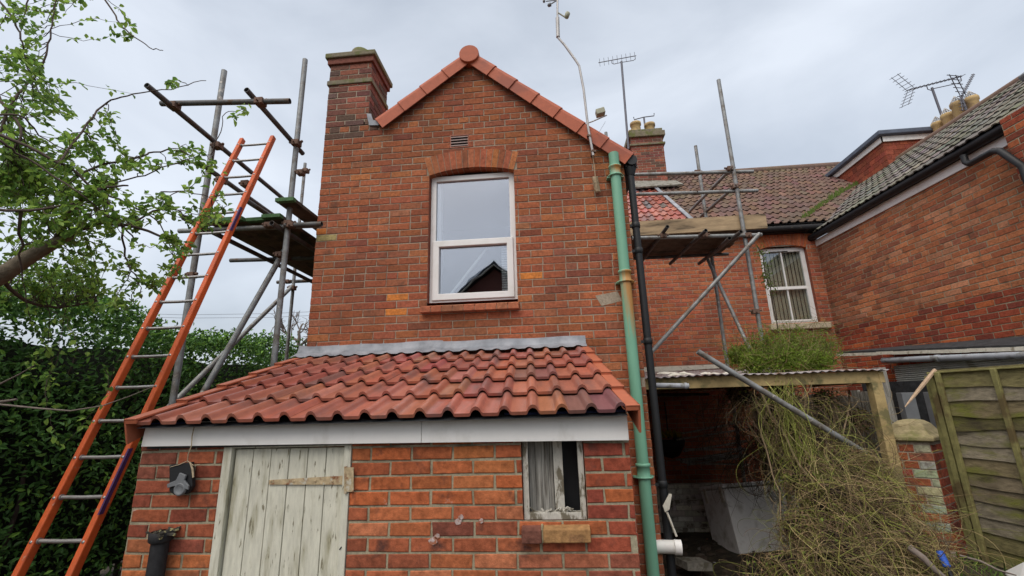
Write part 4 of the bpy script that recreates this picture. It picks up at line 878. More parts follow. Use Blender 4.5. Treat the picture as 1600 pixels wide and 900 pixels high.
# ================================================================ scaffold, right
srr = thing('scaffold', 'scaffold with a timber toe board in front of the brown tiled roof on the right', 'scaffold', (2.2, 6.6, 0), 'scaffolds of tubes and boards')
Y4 = 6.2; a, b = at(1190, 530, Y4), at(1123, 125, Y4); x4 = (a[0]+b[0])/2
tube_part(srr, 'standard', (x4, Y4, .0), (x4, Y4, b[2]), r=.029)
Y5 = 7.1; a, b = at(1132, 540, Y5), at(1087, 228, Y5); x5 = (a[0]+b[0])/2
tube_part(srr, 'standard', (x5, Y5, 0), (x5, Y5, b[2]))
tube_part(srr, 'standard', (1.15, Y5, 0), (1.15, Y5, at(958, 206, Y5)[2])); tube_part(srr, 'standard', (1.15, Y4, 0), (1.15, Y4, 3.9), m_='galv_dark')
for (pa, pb_) in (((988, 273), (1177, 268)), ((988, 304), (1184, 298))): tube_part(srr, 'guard_rail', at(*pa, Y4+.03), at(*pb_, Y4+.03))
na, nb_ = at(988, 372, Y4-.04), at(1190, 367, Y4-.04); zn = na[2]
tube_part(srr, 'ledger', na, nb_)
fa, fb = at(990, 404, Y5), at(1138, 397, Y5); tube_part(srr, 'ledger', fa, fb, m_='galv_dark')
for (p1_, p2_) in (((1043, 354), (1000, 412)), ((1103, 360), (1047, 412)), ((1158, 362), (1092, 412)), ((1140, 372), (1110, 400))):
    tube_part(srr, 'transom', at(*p1_, Y4-.25), at(*p2_, Y5+.15), m_='galv_dark')
for (p1_, p2_) in (((1144, 262), (1078, 330)), ((1150, 290), (1095, 338))): tube_part(srr, 'transom', at(*p1_, Y4-.05), at(*p2_, Y5+.2), r=.024)
tb0, tb1 = at(985, 358, Y4+.02), at(1200, 351, Y4+.02)
mb = MB(); zt0 = at(985, 346, Y4+.02)[2]; zb0 = at(985, 367, Y4+.02)[2]; mb.box(tb0[0], tb1[0], Y4+.035, Y4+.075, zb0-.01, zt0); mb.build('toe_board', M['board'], srr, bevel=.003)
for i in range(4):
    y = Y4+.10+i*.235; mb = MB(); mb.box(tb0[0], tb1[0]-.25-rng.uniform(0, .1), y, y+.22, zb0-.03, zb0+.008); mb.build('scaffold_board', M['board_dark'], srr, bevel=.003)
tube_part(srr, 'brace', at(1016, 552, Y4-.1), at(1187, 365, Y4-.12), r=.028)
tube_part(srr, 'brace', at(1105, 404, Y5-.1), at(1178, 560, Y4+.1), r=.026)
for (p, Y) in (((1140, 264), Y4), ((1148, 292), Y4), ((1168, 368), Y4-.03), ((1036, 369), Y4-.05), ((1100, 368), Y4-.05), ((1089, 270), Y4+.2), ((1180, 487), Y4), ((1088, 300), Y4+.05)): coupler(srr, at(*p, Y))

# ================================================================ porch lean-to between the houses
YPB = 4.75
po = thing('porch', 'open timber lean-to porch with corrugated sheet roof and a green-tinged post', 'porch', (2, YPB, 0))
pa, pb_ = at(1020, 597, YPB), at(1375, 592, YPB); zb = (pa[2]+pb_[2])/2
m = MB(); m.box(.86, pb_[0], YPB-.035, YPB+.035, zb-.055, zb+.055); m.build('beam', M['timber'], po, bevel=.004)
pt, pbm = at(1369, 600, YPB), at(1395, 745, YPB); xp = (pt[0]+pbm[0])/2
m = MB(); m.box(xp-.05, xp+.045, YPB-.05, YPB+.045, .3, zb-.055); m.build('post', M['timber'], po, bevel=.005)
m = MB(); m.box(pb_[0]-.03, pb_[0]+.02, YPB-.04, YPB+1.2, zb-.055, zb+.05); m.build('side_plate', M['timber'], po, bevel=.004)
m = MB(); nn_ = 31*8; rows = []
xs_ = np.linspace(.86, pb_[0]+.03, nn_)
for yy, zz in ((YPB-.10, zb+.066), (YPB+.5, zb+.09), (YB-.35, zb+.30), (YB-.05, zb+.32)): rows.append([(x, yy+.008*sin(x*7), zz+.007*sin(x*2*pi/.078)+.006*sin(x*5)) for x in xs_])
m.add([q_ for r_ in rows for q_ in r_], [(j*nn_+i, j*nn_+i+1, (j+1)*nn_+i+1, (j+1)*nn_+i) for j in range(3) for i in range(nn_-1)], sm=True)
sh = m.build('corrugated_roof', M['rusty_sheet'], po); so = sh.modifiers.new('solid', 'SOLIDIFY'); so.thickness = .006
m = MB(); f0, f1 = at(1018, 578, YB-.02), at(1135, 572, YB-.02); m.prism([(f0[0]-.15, YB-.025, f0[2]-.05), (f1[0], YB-.025, f1[2]-.03), (f1[0], YB-.025, f1[2]+.035), (f0[0]-.15, YB-.025, f0[2]+.05)], (0, .02, 0)); m.build('wall_board', M['pvc_old'], po)
rng = random.Random(31); m = MB()
for i in range(26):
    p = at(rng.uniform(1025, 1130), rng.uniform(583, 590), YPB+rng.uniform(-.08, .3)); m.prism([p, p+V3((rng.uniform(.05, .16), 0, rng.uniform(-.012, .012))), p+V3((.06, .03, .015))], (0, .004, .004))
m.build('peeling_felt', M['pvc_old'], po)['kind'] = 'stuff'
for i in range(5):
    x = 1.0+i*.52; m = MB(); m.box(x, x+.045, YPB+.04, YB-.02, zb-.03, zb+.05); m.build('rafter', M['timber'], po)
m = MB(); m.tube([at(1018, 602, 4.5), at(1076, 603, 4.5)], .024, 12); m.lathe(at(1068, 603, 4.5), [(.026, 0), (.03, .005), (.03, .03), (.026, .035)], 12, axis=(1, 0, 0)); o = m.build('grey_pipe', M['drain_grey'], None, org=at(1045, 603, 4.5)); tag(o, 'short grey plastic pipe running right from the black downpipe under the porch beam', 'pipe')
m = MB(); m.tube([at(1020, 617, 6.2), at(1108, 616, 6.2)], .018, 10); o = m.build('black_pipe', M['iron'], None, org=at(1060, 617, 6.2)); tag(o, 'thin black horizontal pipe below the short grey pipe under the porch', 'pipe')
# loose scaffold tube
m = MB(); m.pipe(at(1090, 549, 4.5), at(1352, 708, 4.5), .0265, n=16); o = m.build('scaffold_tube', M['galv'], None, org=at(1352, 708, 3.95)); tag(o, 'loose grey scaffold tube lying slantwise against the porch beam and the dry creeper', 'tube')
# hanging basket
hb = thing('hanging_basket', 'dark hanging basket with a yellow-green plant on the brick wall under the porch', 'hanging basket', at(1047, 690, 8.2))
c = at(1047, 690, 8.2); m = MB(); m.lathe(c-V3((0, 0, .05)), [(0, -.22), (.12, -.18), (.22, -.02), (.25, .10), (.23, .10), (.2, .0)], 16); m.build('basket', M['iron'], hb)
m = MB(); rng = random.Random(9)
for i in range(70):
    p = c+V3((rng.uniform(-.16, .16), rng.uniform(-.15, .1), .07)); q_ = p+V3((rng.uniform(-.08, .08), -.03, rng.uniform(.04, .16))); m.add([p, p+V3((.03, 0, .02)), q_], [(0, 1, 2)], col=(.22, .22, .03) if i % 3 else (.5, .38, .03))
m.build('plant', M['leaf'], hb)
m = MB(); m.tube([c+V3((-.02, 0, .05)), at(1040, 640, 8.3), at(1038, 628, 8.36)], .012, 6); m.build('bracket', M['iron'], hb)
# freezer and whitewashed low wall
YW = 7.6
a, b = at(1040, 757, YW), at(1098, 757, YW)
lw = MB(); bricks(lw, (.86, YW, 0), U_, N_, a[2], lambda v: [(0, 1.65)], pal_pick([(.48, .45, .38), (.55, .52, .45), (.38, .35, .3)], [3, 2, 1]), 91, u_lo=0, u_hi=1.7)
lw.box(.86, 2.51, YW+.004, YW+.12, 0, a[2]+.0, mi=0, col=(.3, .3, .27)); o = lw.build('low_wall', [mat('whitewash_mortar', (.34, .31, .26), .9, nscale=20, namt=.3), M['white_brick']], None, org=(1.6, YW, 0)); tag(o, 'low grubby whitewashed brick wall to the left of the dumped freezer', 'wall')
fc = at(1156, 862, 6.55); fc[2] = 0
H_ = at(1128, 765, 6.55)[2]
p_br, p_tr = fc, V3((fc[0], fc[1], 0))
fz = thing('freezer', 'dumped grey-white chest freezer standing under the porch, half buried in dry creeper', 'freezer', fc)
# orientation: front face to the right, side face to the left of the near corner
near = V3((fc[0], fc[1], .02)); upv = at(1130, 764, fc[1]+.16)-near; un = nrm(upv); dl = nrm(V3((-.22, .975, 0))); dl = nrm(dl-un*np.dot(dl, un)); dr = np.cross(dl, un); dr = dr if dr[0] > 0 else -dr
hh = np.linalg.norm(upv)
m = MB(); m.obox(near, dl*.62, dr*1.05, upv); m.build('cabinet', M['whitegoods'], fz, bevel=.012)
m = MB(); m.obox(near+upv+un*.012-dl*.01-dr*.01, dl*.64, dr*1.07, un*.05); m.build('lid', M['whitegoods'], fz, bevel=.015)
for k_ in (.02, .44): m = MB(); m.obox(near+un*(hh-.16)+dl*(.02+k_)-dr*.015, dl*.06, dr*.016, un*.19); m.build('hinge_cover', M['pvc_old'], fz, bevel=.004)
rng = random.Random(12)
rb = MB()
for i in range(160):
    x, y = rng.uniform(.95, 2.6), rng.uniform(5.0, 7.3); s_ = rng.uniform(.02, .09); z = gz(x, y)
    g_ = rng.choice([(.25, .24, .22), (.12, .10, .08), (.07, .05, .04), (.3, .12, .08), (.45, .44, .42)] if i % 5 == 0 else [(.08, .06, .045), (.05, .04, .03)])
    rb.obox((x, y, z-.01), (s_, s_*rng.uniform(-.5, .5), s_*.2), (-s_*.4, s_*.7, 0), (0, 0, s_*.5), col=g_)
o = rb.build('rubble', mat('rubble', attr=True, rough=.95), None, org=(1.7, 6.2, 0)); tag(o, 'dark rubble and litter scattered on the soil in front of the freezer', 'rubble', kind='stuff')
m = MB(); p = atZ(1075, 892, .12); m.obox(p, (.28, .05, -.02), (-.08, .2, 0), (0, 0, .08)); o = m.build('cement_block', M['cement'], None, org=p); tag(o, 'pale cement block lying on the soil at the foot of the black downpipe', 'block')
rng = random.Random(77); pl = MB()
for i in range(9): z = .9+rng.uniform(0, .5); pl.beam((1.9+rng.uniform(0, .2), 7.9, z), (3.0, 7.7+rng.uniform(0, .3), z+rng.uniform(-.1, .2)), .09, .02)
o = pl.build('stacked_planks', M['grey_wood'], None, org=(2.4, 7.8, .9)); tag(o, 'pile of grey planks in the dark at the back of the porch', 'planks')
# dark plank partition under the porch
m = MB(); rng = random.Random(13); y = 5.1
while y < 8.3: m.box(3.40, 3.425, y, y+.12, .0, 1.95+rng.uniform(-.05, .05)); y += .128
o = m.build('plank_fence', M['grey_wood'], None, org=(3.4, 6.7, 0)); tag(o, 'shadowy grey vertical plank fence behind the porch post', 'fence')

# neighbour's side extension below the wing wall
nl = thing('side_extension', 'low felt-roofed side extension with grey gutter and corrugated wall behind the mossy fence', 'extension', (4.6, 6, 0))
A = at(1308, 553, 7.2); B = at(1625, 542, 4.75); Bn = B+nrm(B-A)*1.2
def rp_(p): s_ = ((p-WO)@WU); return WO+WU*s_
m = MB(); a2, b2 = rp_(A)+UPZ*(A[2]+.05), rp_(Bn)+UPZ*(B[2]+.05)
m.prism([A, Bn, b2, a2], (0, 0, .03)); m.build('felt_roof', M['felt'], nl)
m = MB(); rng = random.Random(41); d_ = Bn-A
for i in range(16):
    t0, t1 = i/16, (i+1)/16; o_ = V3((0, 0, rng.uniform(-.004, .006))); m.obox(A+d_*t0+o_+V3((-.02, -.01, -.035)), d_*(t1-t0), (.02, 0, 0), (0, 0, .04))
m.build('roof_edge', M['pvc_old'], nl)
ga, gb = at(1380, 563, 6.5), at(1625, 554, 4.68); gb = gb+nrm(gb-ga)*1.0
m = MB(); m.tube([ga, gb], .036, 14); m.lathe(ga+(gb-ga)*.28, [(.038, -.03), (.042, -.028), (.042, .028), (.038, .03)], 14, axis=tuple(nrm(gb-ga))); m.build('gutter', M['drain_grey'], nl)
wa, wb_ = at(1396, 572, 6.45), at(1625, 566, 4.75); wa2 = V3((wa[0], wa[1], 0)); dd = nrm(V3((wb_[0]-wa[0], wb_[1]-wa[1], 0)))
nrmw = V3((dd[1], -dd[0], 0)); 
m = MB(); n_ = 60; zt_ = wa[2]; zb_ = at(1400, 610, 6.4)[2]; L_ = 3.2; rows = []
for i in range(n_+1):
    z = zb_+(zt_-zb_)*i/n_; off = .012*sin(i*2*pi/4.6); rows += [wa2+UPZ*z-nrmw*0+V3((off, 0, 0)), wa2+dd*L_+UPZ*z+V3((off, 0, 0))]
m.add(rows, [(2*i, 2*i+1, 2*i+3, 2*i+2) for i in range(n_)], sm=True); m.build('corrugated_panel', M['ply'], nl)
m = MB(); m.obox(wa2+UPZ*(zb_-.03)-dd*.3+V3((-.02, 0, 0)), dd*(L_+.3), (.05, 0, 0), (0, 0, -.12)); m.build('rail', M['grey_wood'], nl)
for (px, w_) in ((1392, .11), (1425, .14), (1465, .09)):
    p = at(px, 640, 6.3 if px < 1400 else 5.7); m = MB(); m.box(p[0]-w_/2, p[0]+w_/2, p[1], p[1]+.09, .2, zt_-.02 if px < 1400 else zb_-.03); m.build('post', M['grey_plastic'] if px > 1400 else M['grey_wood'], nl, bevel=.004)
m = MB(); m.quad((4.35, 6.9, 0), (4.9, 3.5, 0), (4.9, 3.5, 2.0), (4.35, 6.9, 2.1)); m.build('dark_back', M['felt'], nl)  # black sheet standing in for the shade inside the extension

# brick pier with stone cap
YQ = 4.78
c0, c1 = at(1403, 700, YQ), at(1490, 700, YQ); 
pr = thing('brick_pier', 'old brick gate pier with flaking white paint and a domed mossy stone cap', 'pier', ((c0[0]+c1[0])/2, YQ, gz(3.3, 4.6)))
ncor = at(1455, 700, YQ-.12); PT = at(1440, 690, YQ-.1)[2]
d1 = nrm((-.80, .60, 0)); d2 = nrm((.80, .60, 0)); W1, W2 = .30, .34
nc = V3((ncor[0], ncor[1], .3)); 
def p_pal(u, v, rng):
    if (u > .15 and rng.random() < .75 and v > .5) or rng.random() < .10: return tuple(q*rng.uniform(.8, 1.1) for q in (.36, .35, .26))
    return tuple(q*rng.uniform(.8, 1.2) for q in (.27, .085, .045))
m = MB(); HH = PT-.3
bricks(m, nc+d1*W1, -d1, nrm((-d1[1]*-1*-1, 0, 0)) if False else nrm((-.60, -.80, 0)), HH, lambda v: [(0, W1)], p_pal, 95, ch=.0735, u_lo=-.1, u_hi=W1, headp=.3)
bricks(m, nc, d2, nrm((.60, -.80, 0)), HH, lambda v: [(0, W2)], DRK, 96, ch=.0735, u_lo=0, u_hi=W2, headp=.3)
m.quad(nc+d1*W1, nc+d1*W1+d2*W2, nc+d1*W1+d2*W2+UPZ*HH, nc+d1*W1+UPZ*HH, mi=0); m.quad(nc+d2*W2, nc+d1*W1+d2*W2, nc+d1*W1+d2*W2+UPZ*HH, nc+d2*W2+UPZ*HH, mi=0)
m.build('shaft', [M['mortar'], M['brick_worn']], pr)
m = MB(); ct = nc+d1*W1/2+d2*W2/2+UPZ*(HH); 
def lv(s_, z): return [ct+d1*(sx*W1/2*s_)+d2*(sy*W2/2*s_)+UPZ*z for sx, sy in ((-1, -1), (1, -1), (1, 1), (-1, 1))]
L_ = [lv(1.26, 0), lv(1.32, .012), lv(1.32, .040), lv(1.22, .048), lv(1.08, .062), lv(.90, .100), lv(.74, .150), lv(.52, .180), lv(.25, .192), lv(.05, .194)]
m.add([q_ for l_ in L_ for q_ in l_], [(i*4+(j+1) % 4, i*4+j, (i+1)*4+j, (i+1)*4+(j+1) % 4) for i in range(9) for j in range(4)]+[(0, 1, 2, 3)], sm=False)
cap = m.build('cap', mat('cap_stone', (.30, .25, .14), .95, nscale=20, namt=.35, bump=.9, bscale=50, blotch=(.17, .165, .06), bl_scale=6, bl_lo=.5, bl_hi=.66), pr, bevel=.01)

# mossy lap fence panel
fA = V3((3.484, 4.53, 0)); fd = nrm((.26, -.965, 0)); fn = V3((-fd[1]*-1, 0, 0)); fn = nrm((-.965, -.26, 0))
zb0_, zt0_ = .585, 2.105; PLN = 1.83
fp = thing('fence_panel', 'mossy green overlapping-board fence panel leaning in at the right edge', 'fence', fA+fd*.9+UPZ*.55)
rng = random.Random(17); ns = 13; hs = (zt0_-zb0_)/ns
for i in range(ns):
    m = MB(); z = zb0_+i*hs; nseg = 22; ph = rng.uniform(0, 6); am = rng.uniform(.006, .016); rows = []; kk = rng.uniform(.7, 1.2)
    base = rng.choice([(.18, .145, .08), (.21, .17, .11), (.155, .135, .06), (.22, .19, .135)]); col_ = tuple(q_*kk for q_ in base)
    for s_ in range(nseg+1):
        u = PLN*s_/nseg; wv = am*sin(u*4.2+ph)+am*.5*sin(u*11+ph*2); p = fA+fd*u
        zlo = z-.015+wv; zhi = z+hs+.03
        rows += [p+fn*.022+UPZ*zlo, p+fn*.004+UPZ*zhi, p+fn*.012+UPZ*(zlo), p-fn*.006+UPZ*zhi]
    fs = []
    for s_ in range(nseg): a_ = 4*s_; b_ = a_+4; fs += [(a_, b_, b_+1, a_+1), (a_+2, a_, b_, b_+2)[::-1], (a_+2, a_+3, b_+3, b_+2)]
    m.add(rows, fs, col=col_); m.build('slat', M['fence'], fp)
def batten(u, w_, t_, off, name='batten'):
    m = MB(); m.obox(fA+fd*u+fn*off+UPZ*(zb0_-.04), fd*w_, fn*t_, UPZ*(zt0_-zb0_+.05)); m.build(name, M['fence_post'], fp, bevel=.004)
batten(-.012, .045, .03, .012); batten(.055, .04, .032, .024); batten(.48, .038, .028, .024); batten(1.15, .038, .028, .024)
m = MB(); m.obox(fA-fd*.02+fn*-.01+UPZ*(zt0_), fd*PLN, fn*.045, UPZ*.014); m.build('top_rail', M['fence_post'], fp, bevel=.003)
m = MB(); m.obox(fA-fd*.06-fn*.05+UPZ*.4, fd*.05, fn*.07, UPZ*(zt0_-.42)); m.build('post', M['fence_post'], fp, bevel=.004)
# splintered stick over the fence corner
s0, s1 = at(1461, 578, 4.48), at(1414, 636, 4.42); m = MB()
m.tube([s0, s0+(s1-s0)*.4, s0+(s1-s0)*.7, s1], [.016, .017, .013, .004], 7, sm=False); o = m.build('broken_batten', mat('raw_wood', (.42, .30, .20), .9, nscale=30, namt=.3, bump=.6), None, org=s0); tag(o, 'splintered pale wooden batten hanging off the top left corner of the mossy fence', 'batten')
# blue tool handle, sticks, pale board at the corner
b0, b1 = at(1468, 862, 3.75), at(1480, 886, 3.7); m = MB(); m.tube([b0, b1], .020, 14); 
for k_ in range(7): p = b0+(b1-b0)*(k_+.5)/7; m.lathe(p, [(.020, -.008), (.0235, 0), (.020, .008)], 12, axis=tuple(nrm(b1-b0)))
bt = m.build('tool_handle', M['blue'], None, org=b1); tag(bt, 'ribbed blue plastic tool handle standing in the creeper at the foot of the fence', 'tool')
m = MB(); m.tube([b1, at(1492, 912, 3.66)], .012, 8); m.build('shaft', M['iron'], bt)
m = MB(); m.prism([at(1570, 893, 3.95), at(1600, 878, 3.8), at(1620, 895, 3.75), at(1590, 915, 3.85)], (0, 0, -.02)); o = m.build('pale_board', M['fascia'], None, org=at(1590, 895, 3.9)); tag(o, 'pale white board edge lying at the lower right corner under the fence', 'board')
for i, (p_, q_, r_, lb) in enumerate((((1500, 868, 3.85), (1588, 899, 3.6), .008, 'bare brown stick on the ground pointing to the pale board'), ((1420, 855, 3.75), (1480, 905, 3.6), .022, 'thick dead branch on the ground left of the blue handle'))):
    m = MB(); a_, b_ = at(*p_), at(*q_); m.tube([a_, a_+(b_-a_)*.4+V3((0, 0, .01)), a_+(b_-a_)*.7+V3((0, 0, -.008)), b_], [r_, r_, r_*.9, r_*.5], 7); o = m.build('stick', M['twig_pale'], None, org=b_); tag(o, lb, 'stick')

# ================================================================ vegetation
def strands(mb, blobs, n, seed, length=(.4, 1.1), r=(.0018, .0045), drift=(.15, -.1, -.5), curl=.5, cols=((.3, .22, .12),), step=.055, pull=.5, sides=3, upbias=0):
    rng = np.random.default_rng(seed); C_ = np.array([b[:3] for b in blobs]); Rr = np.array([b[3] for b in blobs]); wts = Rr**2; wts = wts/wts.sum(); dr = np.array(drift)
    for _ in range(n):
        bi = rng.choice(len(blobs), p=wts); p = C_[bi]+rng.normal(size=3)*Rr[bi]*.55; d = rng.normal(size=3); d /= np.linalg.norm(d); d = d*.75+dr; d /= np.linalg.norm(d)
        L_ = rng.uniform(*length); ns_ = max(4, int(L_/step)); pts = [p.copy()]; w_ = rng.normal(size=3)*curl
        for k in range(ns_):
            w_ = w_*.8+rng.normal(size=3)*curl*.5; d = d+w_*step*6*.4+dr*.06
            q = (C_-p)/Rr[:, None]; dist = np.linalg.norm(q, axis=1); j = dist.argmin()
            if dist[j] > 1: d = d+nrm(C_[j]-p)*pull*.35
            d /= np.linalg.norm(d); p = p+d*step
            if p[2] < gz(p[0], p[1])+.01: p[2] = gz(p[0], p[1])+.01
            pts.append(p.copy())
        r0 = rng.uniform(*r); c = cols[rng.integers(len(cols))]; k_ = rng.uniform(.65, 1.3)
        mb.tube(pts, list(np.linspace(r0, r0*.45, len(pts))), sides, cap=False, sm=True, col=tuple(q_*k_ for q_ in c))
def B_(px, py, Y, r): return (*at(px, py, Y), r)
blobs = [B_(1170, 620, 4.95, .10), B_(1225, 618, 4.85, .13), B_(1290, 625, 4.95, .10), B_(1225, 665, 4.8, .16), B_(1275, 700, 4.65, .18), B_(1325, 735, 4.45, .17), B_(1265, 750, 4.5, .17), B_(1310, 790, 4.25, .22),
         B_(1365, 800, 4.2, .18), B_(1250, 830, 4.25, .13), B_(1390, 860, 4.0, .19), B_(1320, 880, 3.95, .24), B_(1240, 900, 4.0, .16), B_(1420, 850, 4.15, .10), B_(1190, 905, 4.1, .11), B_(1150, 615, 5.4, .10), B_(1340, 655, 5.1, .10)]
dv = MB(); tan_ = ((.29, .21, .10), (.22, .155, .08), (.14, .09, .055), (.38, .29, .15), (.22, .21, .055), (.08, .055, .035), (.25, .19, .09), (.17, .17, .045), (.07, .045, .03))
strands(dv, blobs, 2600, 5, length=(.25, .85), r=(.0012, .0034), drift=(.20, -.10, -.34), cols=tan_, pull=1.0, sides=4, curl=.48)
strands(dv, blobs[5:14], 1500, 15, length=(.3, .9), r=(.0014, .0036), drift=(.40, -.14, -.38), cols=tan_, pull=.7, curl=.16)
strands(dv, [b for b in blobs if b[2] < 1.4], 550, 6, length=(.25, .7), r=(.0014, .003), drift=(.10, -.10, .05), cols=((.20, .22, .05), (.27, .25, .09), (.22, .17, .09)), curl=.45, pull=.9)
strands(dv, blobs[3:13], 420, 17, length=(.5, 1.3), r=(.0016, .003), drift=(.30, -.15, -.5), cols=((.30, .32, .07), (.24, .27, .06), (.36, .33, .12)), curl=.15, pull=.6)
strands(dv, [B_(1130, 640, 6.3, .25), B_(1180, 650, 6.2, .3), B_(1170, 700, 6.4, .3), B_(1220, 680, 6.0, .3), B_(1300, 660, 6.0, .3), B_(1200, 730, 6.3, .2)], 520, 18, length=(.4, 1.1), r=(.002, .005), drift=(0, 0, -.5), cols=((.09, .065, .045), (.06, .045, .03), (.14, .10, .06)), curl=.5, pull=.6)  # dark strands added at the back to deepen the shade under the porch
strands(dv, blobs[:5], 260, 16, length=(.3, .8), r=(.0014, .003), drift=(0, -.05, -.8), cols=((.22, .24, .08), (.33, .26, .15), (.2, .14, .09)), curl=.35, pull=.5)
strands(dv, [B_(1228, 600, 4.66, .07), B_(1235, 640, 4.64, .10), B_(1245, 690, 4.6, .12), B_(1205, 610, 4.7, .08)], 170, 19, length=(.3, .9), r=(.0014, .003), drift=(.02, -.03, -.9), cols=((.26, .30, .06), (.33, .32, .10)), curl=.2, pull=.5)
for (pts_, r_) in (([(1180, 600, 4.8), (1215, 660, 4.7), (1260, 740, 4.4), (1330, 820, 4.1), (1400, 905, 3.9)], .014), ([(1260, 600, 4.8), (1255, 680, 4.65), (1290, 760, 4.35), (1360, 830, 4.05), (1440, 880, 3.95)], .011), ([(1210, 600, 4.9), (1190, 680, 4.8), (1220, 770, 4.45), (1225, 860, 4.15)], .010), ([(1330, 610, 5.0), (1320, 690, 4.6), (1380, 780, 4.2), (1420, 850, 4.0)], .009), ([(1150, 600, 5.2), (1165, 660, 5.1), (1215, 720, 4.8)], .008)):
    P_ = [at(*q_) for q_ in pts_]; sm_ = []
    for i in range(len(P_)-1):
        for k in range(6): sm_.append(P_[i]+(P_[i+1]-P_[i])*k/6+V3((.008*sin(k*.9+i), .02+.01*cos(k*1.3), .008*sin(k*1.1))))
    dv.tube(sm_, list(np.linspace(r_, r_*.5, len(sm_))), 7, cap=False, col=(.19, .14, .085))
creeper = dv.build('dry_creeper', M['stem'], None, org=(2.6, 4.3, .5)); tag(creeper, 'huge tangle of dry straw-coloured creeper spilling from the porch roof to the ground', 'creeper')
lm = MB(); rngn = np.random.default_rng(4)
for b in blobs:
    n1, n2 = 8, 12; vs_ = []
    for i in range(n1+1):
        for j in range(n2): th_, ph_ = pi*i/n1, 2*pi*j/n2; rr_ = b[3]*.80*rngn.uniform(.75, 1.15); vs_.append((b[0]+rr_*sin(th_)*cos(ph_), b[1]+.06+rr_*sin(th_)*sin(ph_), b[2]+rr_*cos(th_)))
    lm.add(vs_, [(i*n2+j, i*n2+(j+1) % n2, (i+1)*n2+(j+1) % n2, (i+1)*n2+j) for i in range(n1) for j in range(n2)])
dl_ = MB(); rngn = np.random.default_rng(71)
for _ in range(5200):
    b = blobs[rngn.integers(len(blobs))]; v_ = rngn.normal(size=3); v_ /= np.linalg.norm(v_); k = rngn.uniform(.6, 1.3); c = (.17*k, .11*k, .06*k) if rngn.random() < .5 else ((.12*k, .17*k, .03*k) if rngn.random() < .5 else (.09*k, .06*k, .04*k))
    a_ = V3(b[:3])+v_*b[3]*rngn.uniform(.8, 1.35); d_ = nrm(rngn.normal(size=3)); s2_ = nrm(np.cross(d_, rngn.normal(size=3))); L2 = rngn.uniform(.015, .04)
    dl_.add([a_, a_+d_*L2*.5+s2_*L2*.25, a_+d_*L2, a_+d_*L2*.5-s2_*L2*.25], [(0, 1, 2, 3)], col=c)
dl_.build('dead_leaves', M['stem'], creeper)['kind'] = 'stuff'
lm.build('shade_cores', M['litter'], creeper)['kind'] = 'stuff'  # dark cores standing in for the shade between the stems

def leaf(mb, p, d, up, L_, W_, col, fold=.25):
    d = d/np.linalg.norm(d); s_ = np.cross(d, up); n_ = np.linalg.norm(s_); s_ = s_/n_ if n_ > 1e-6 else V3((1, 0, 0)); u = np.cross(s_, d)
    m1 = p+d*L_*.5; t = p+d*L_+u*(-L_*.08)
    mb.add([p, m1+s_*W_/2+u*W_*fold, p+d*L_*.82+s_*W_*.3+u*W_*fold*.5, t, p+d*L_*.82-s_*W_*.3+u*W_*fold*.5, m1-s_*W_/2+u*W_*fold], [(0, 1, 2, 3), (0, 3, 4, 5)], col=col)
# green shrub on the porch roof
gb_ = [B_(x, y, Y, r) for x, y, Y, r in ((1155, 558, 5.6, .13), (1195, 550, 5.5, .20), (1240, 545, 5.6, .23), (1280, 548, 5.8, .20), (1230, 565, 5.1, .15), (1180, 570, 5.2, .13), (1275, 568, 5.2, .14))]
gm = MB(); strands(gm, gb_, 520, 8, length=(.25, .6), r=(.0018, .0035), drift=(0, 0, .35), cols=((.12, .15, .03), (.17, .19, .05), (.20, .15, .07)), curl=.6)
shrub = gm.build('roof_shrub', M['stem'], None, org=(2.7, 5.4, 2.25)); tag(shrub, 'bright green bushy climber growing on top of the corrugated porch roof', 'shrub')
lf = MB(); rngn = np.random.default_rng(9)
for _ in range(8500):
    b = gb_[rngn.integers(len(gb_))]; v = rngn.normal(size=3); v /= np.linalg.norm(v); p = V3(b[:3])+v*b[3]*rngn.uniform(.3, 1.25)
    if p[2] < zb+.06: continue
    k = rngn.uniform(.6, 1.3); c = (.20*k, .29*k, .04*k) if rngn.random() > .15 else (.22*k, .24*k, .05*k)
    leaf(lf, p, rngn.normal(size=3)+V3((0, 0, .5)), rngn.normal(size=3), rngn.uniform(.025, .055), .014, c)
lf.build('leaves', M['leaf'], shrub)
# tendril in front of the neighbour's window
tm = MB(); pts = [at(x, y, 7.0) for x, y in ((1184, 385), (1192, 400), (1196, 430), (1204, 450), (1208, 480), (1214, 505), (1218, 530))]; tm.tube(pts, .008, 5)
td = tm.build('climbing_tendril', M['twig'], None, org=pts[-1]); tag(td, 'thin leafy vine tendril hanging in front of the neighbouring window', 'vine')
tl = MB()
for _ in range(170): t = rngn.random()**.8*.55; i = int(t*6); p = pts[i]+(pts[i+1]-pts[i])*(t*6-i)+rngn.normal(size=3)*.04; leaf(tl, p, rngn.normal(size=3), rngn.normal(size=3), .05, .02, (.13, .2, .04))
tl.build('leaves', M['leaf'], td)

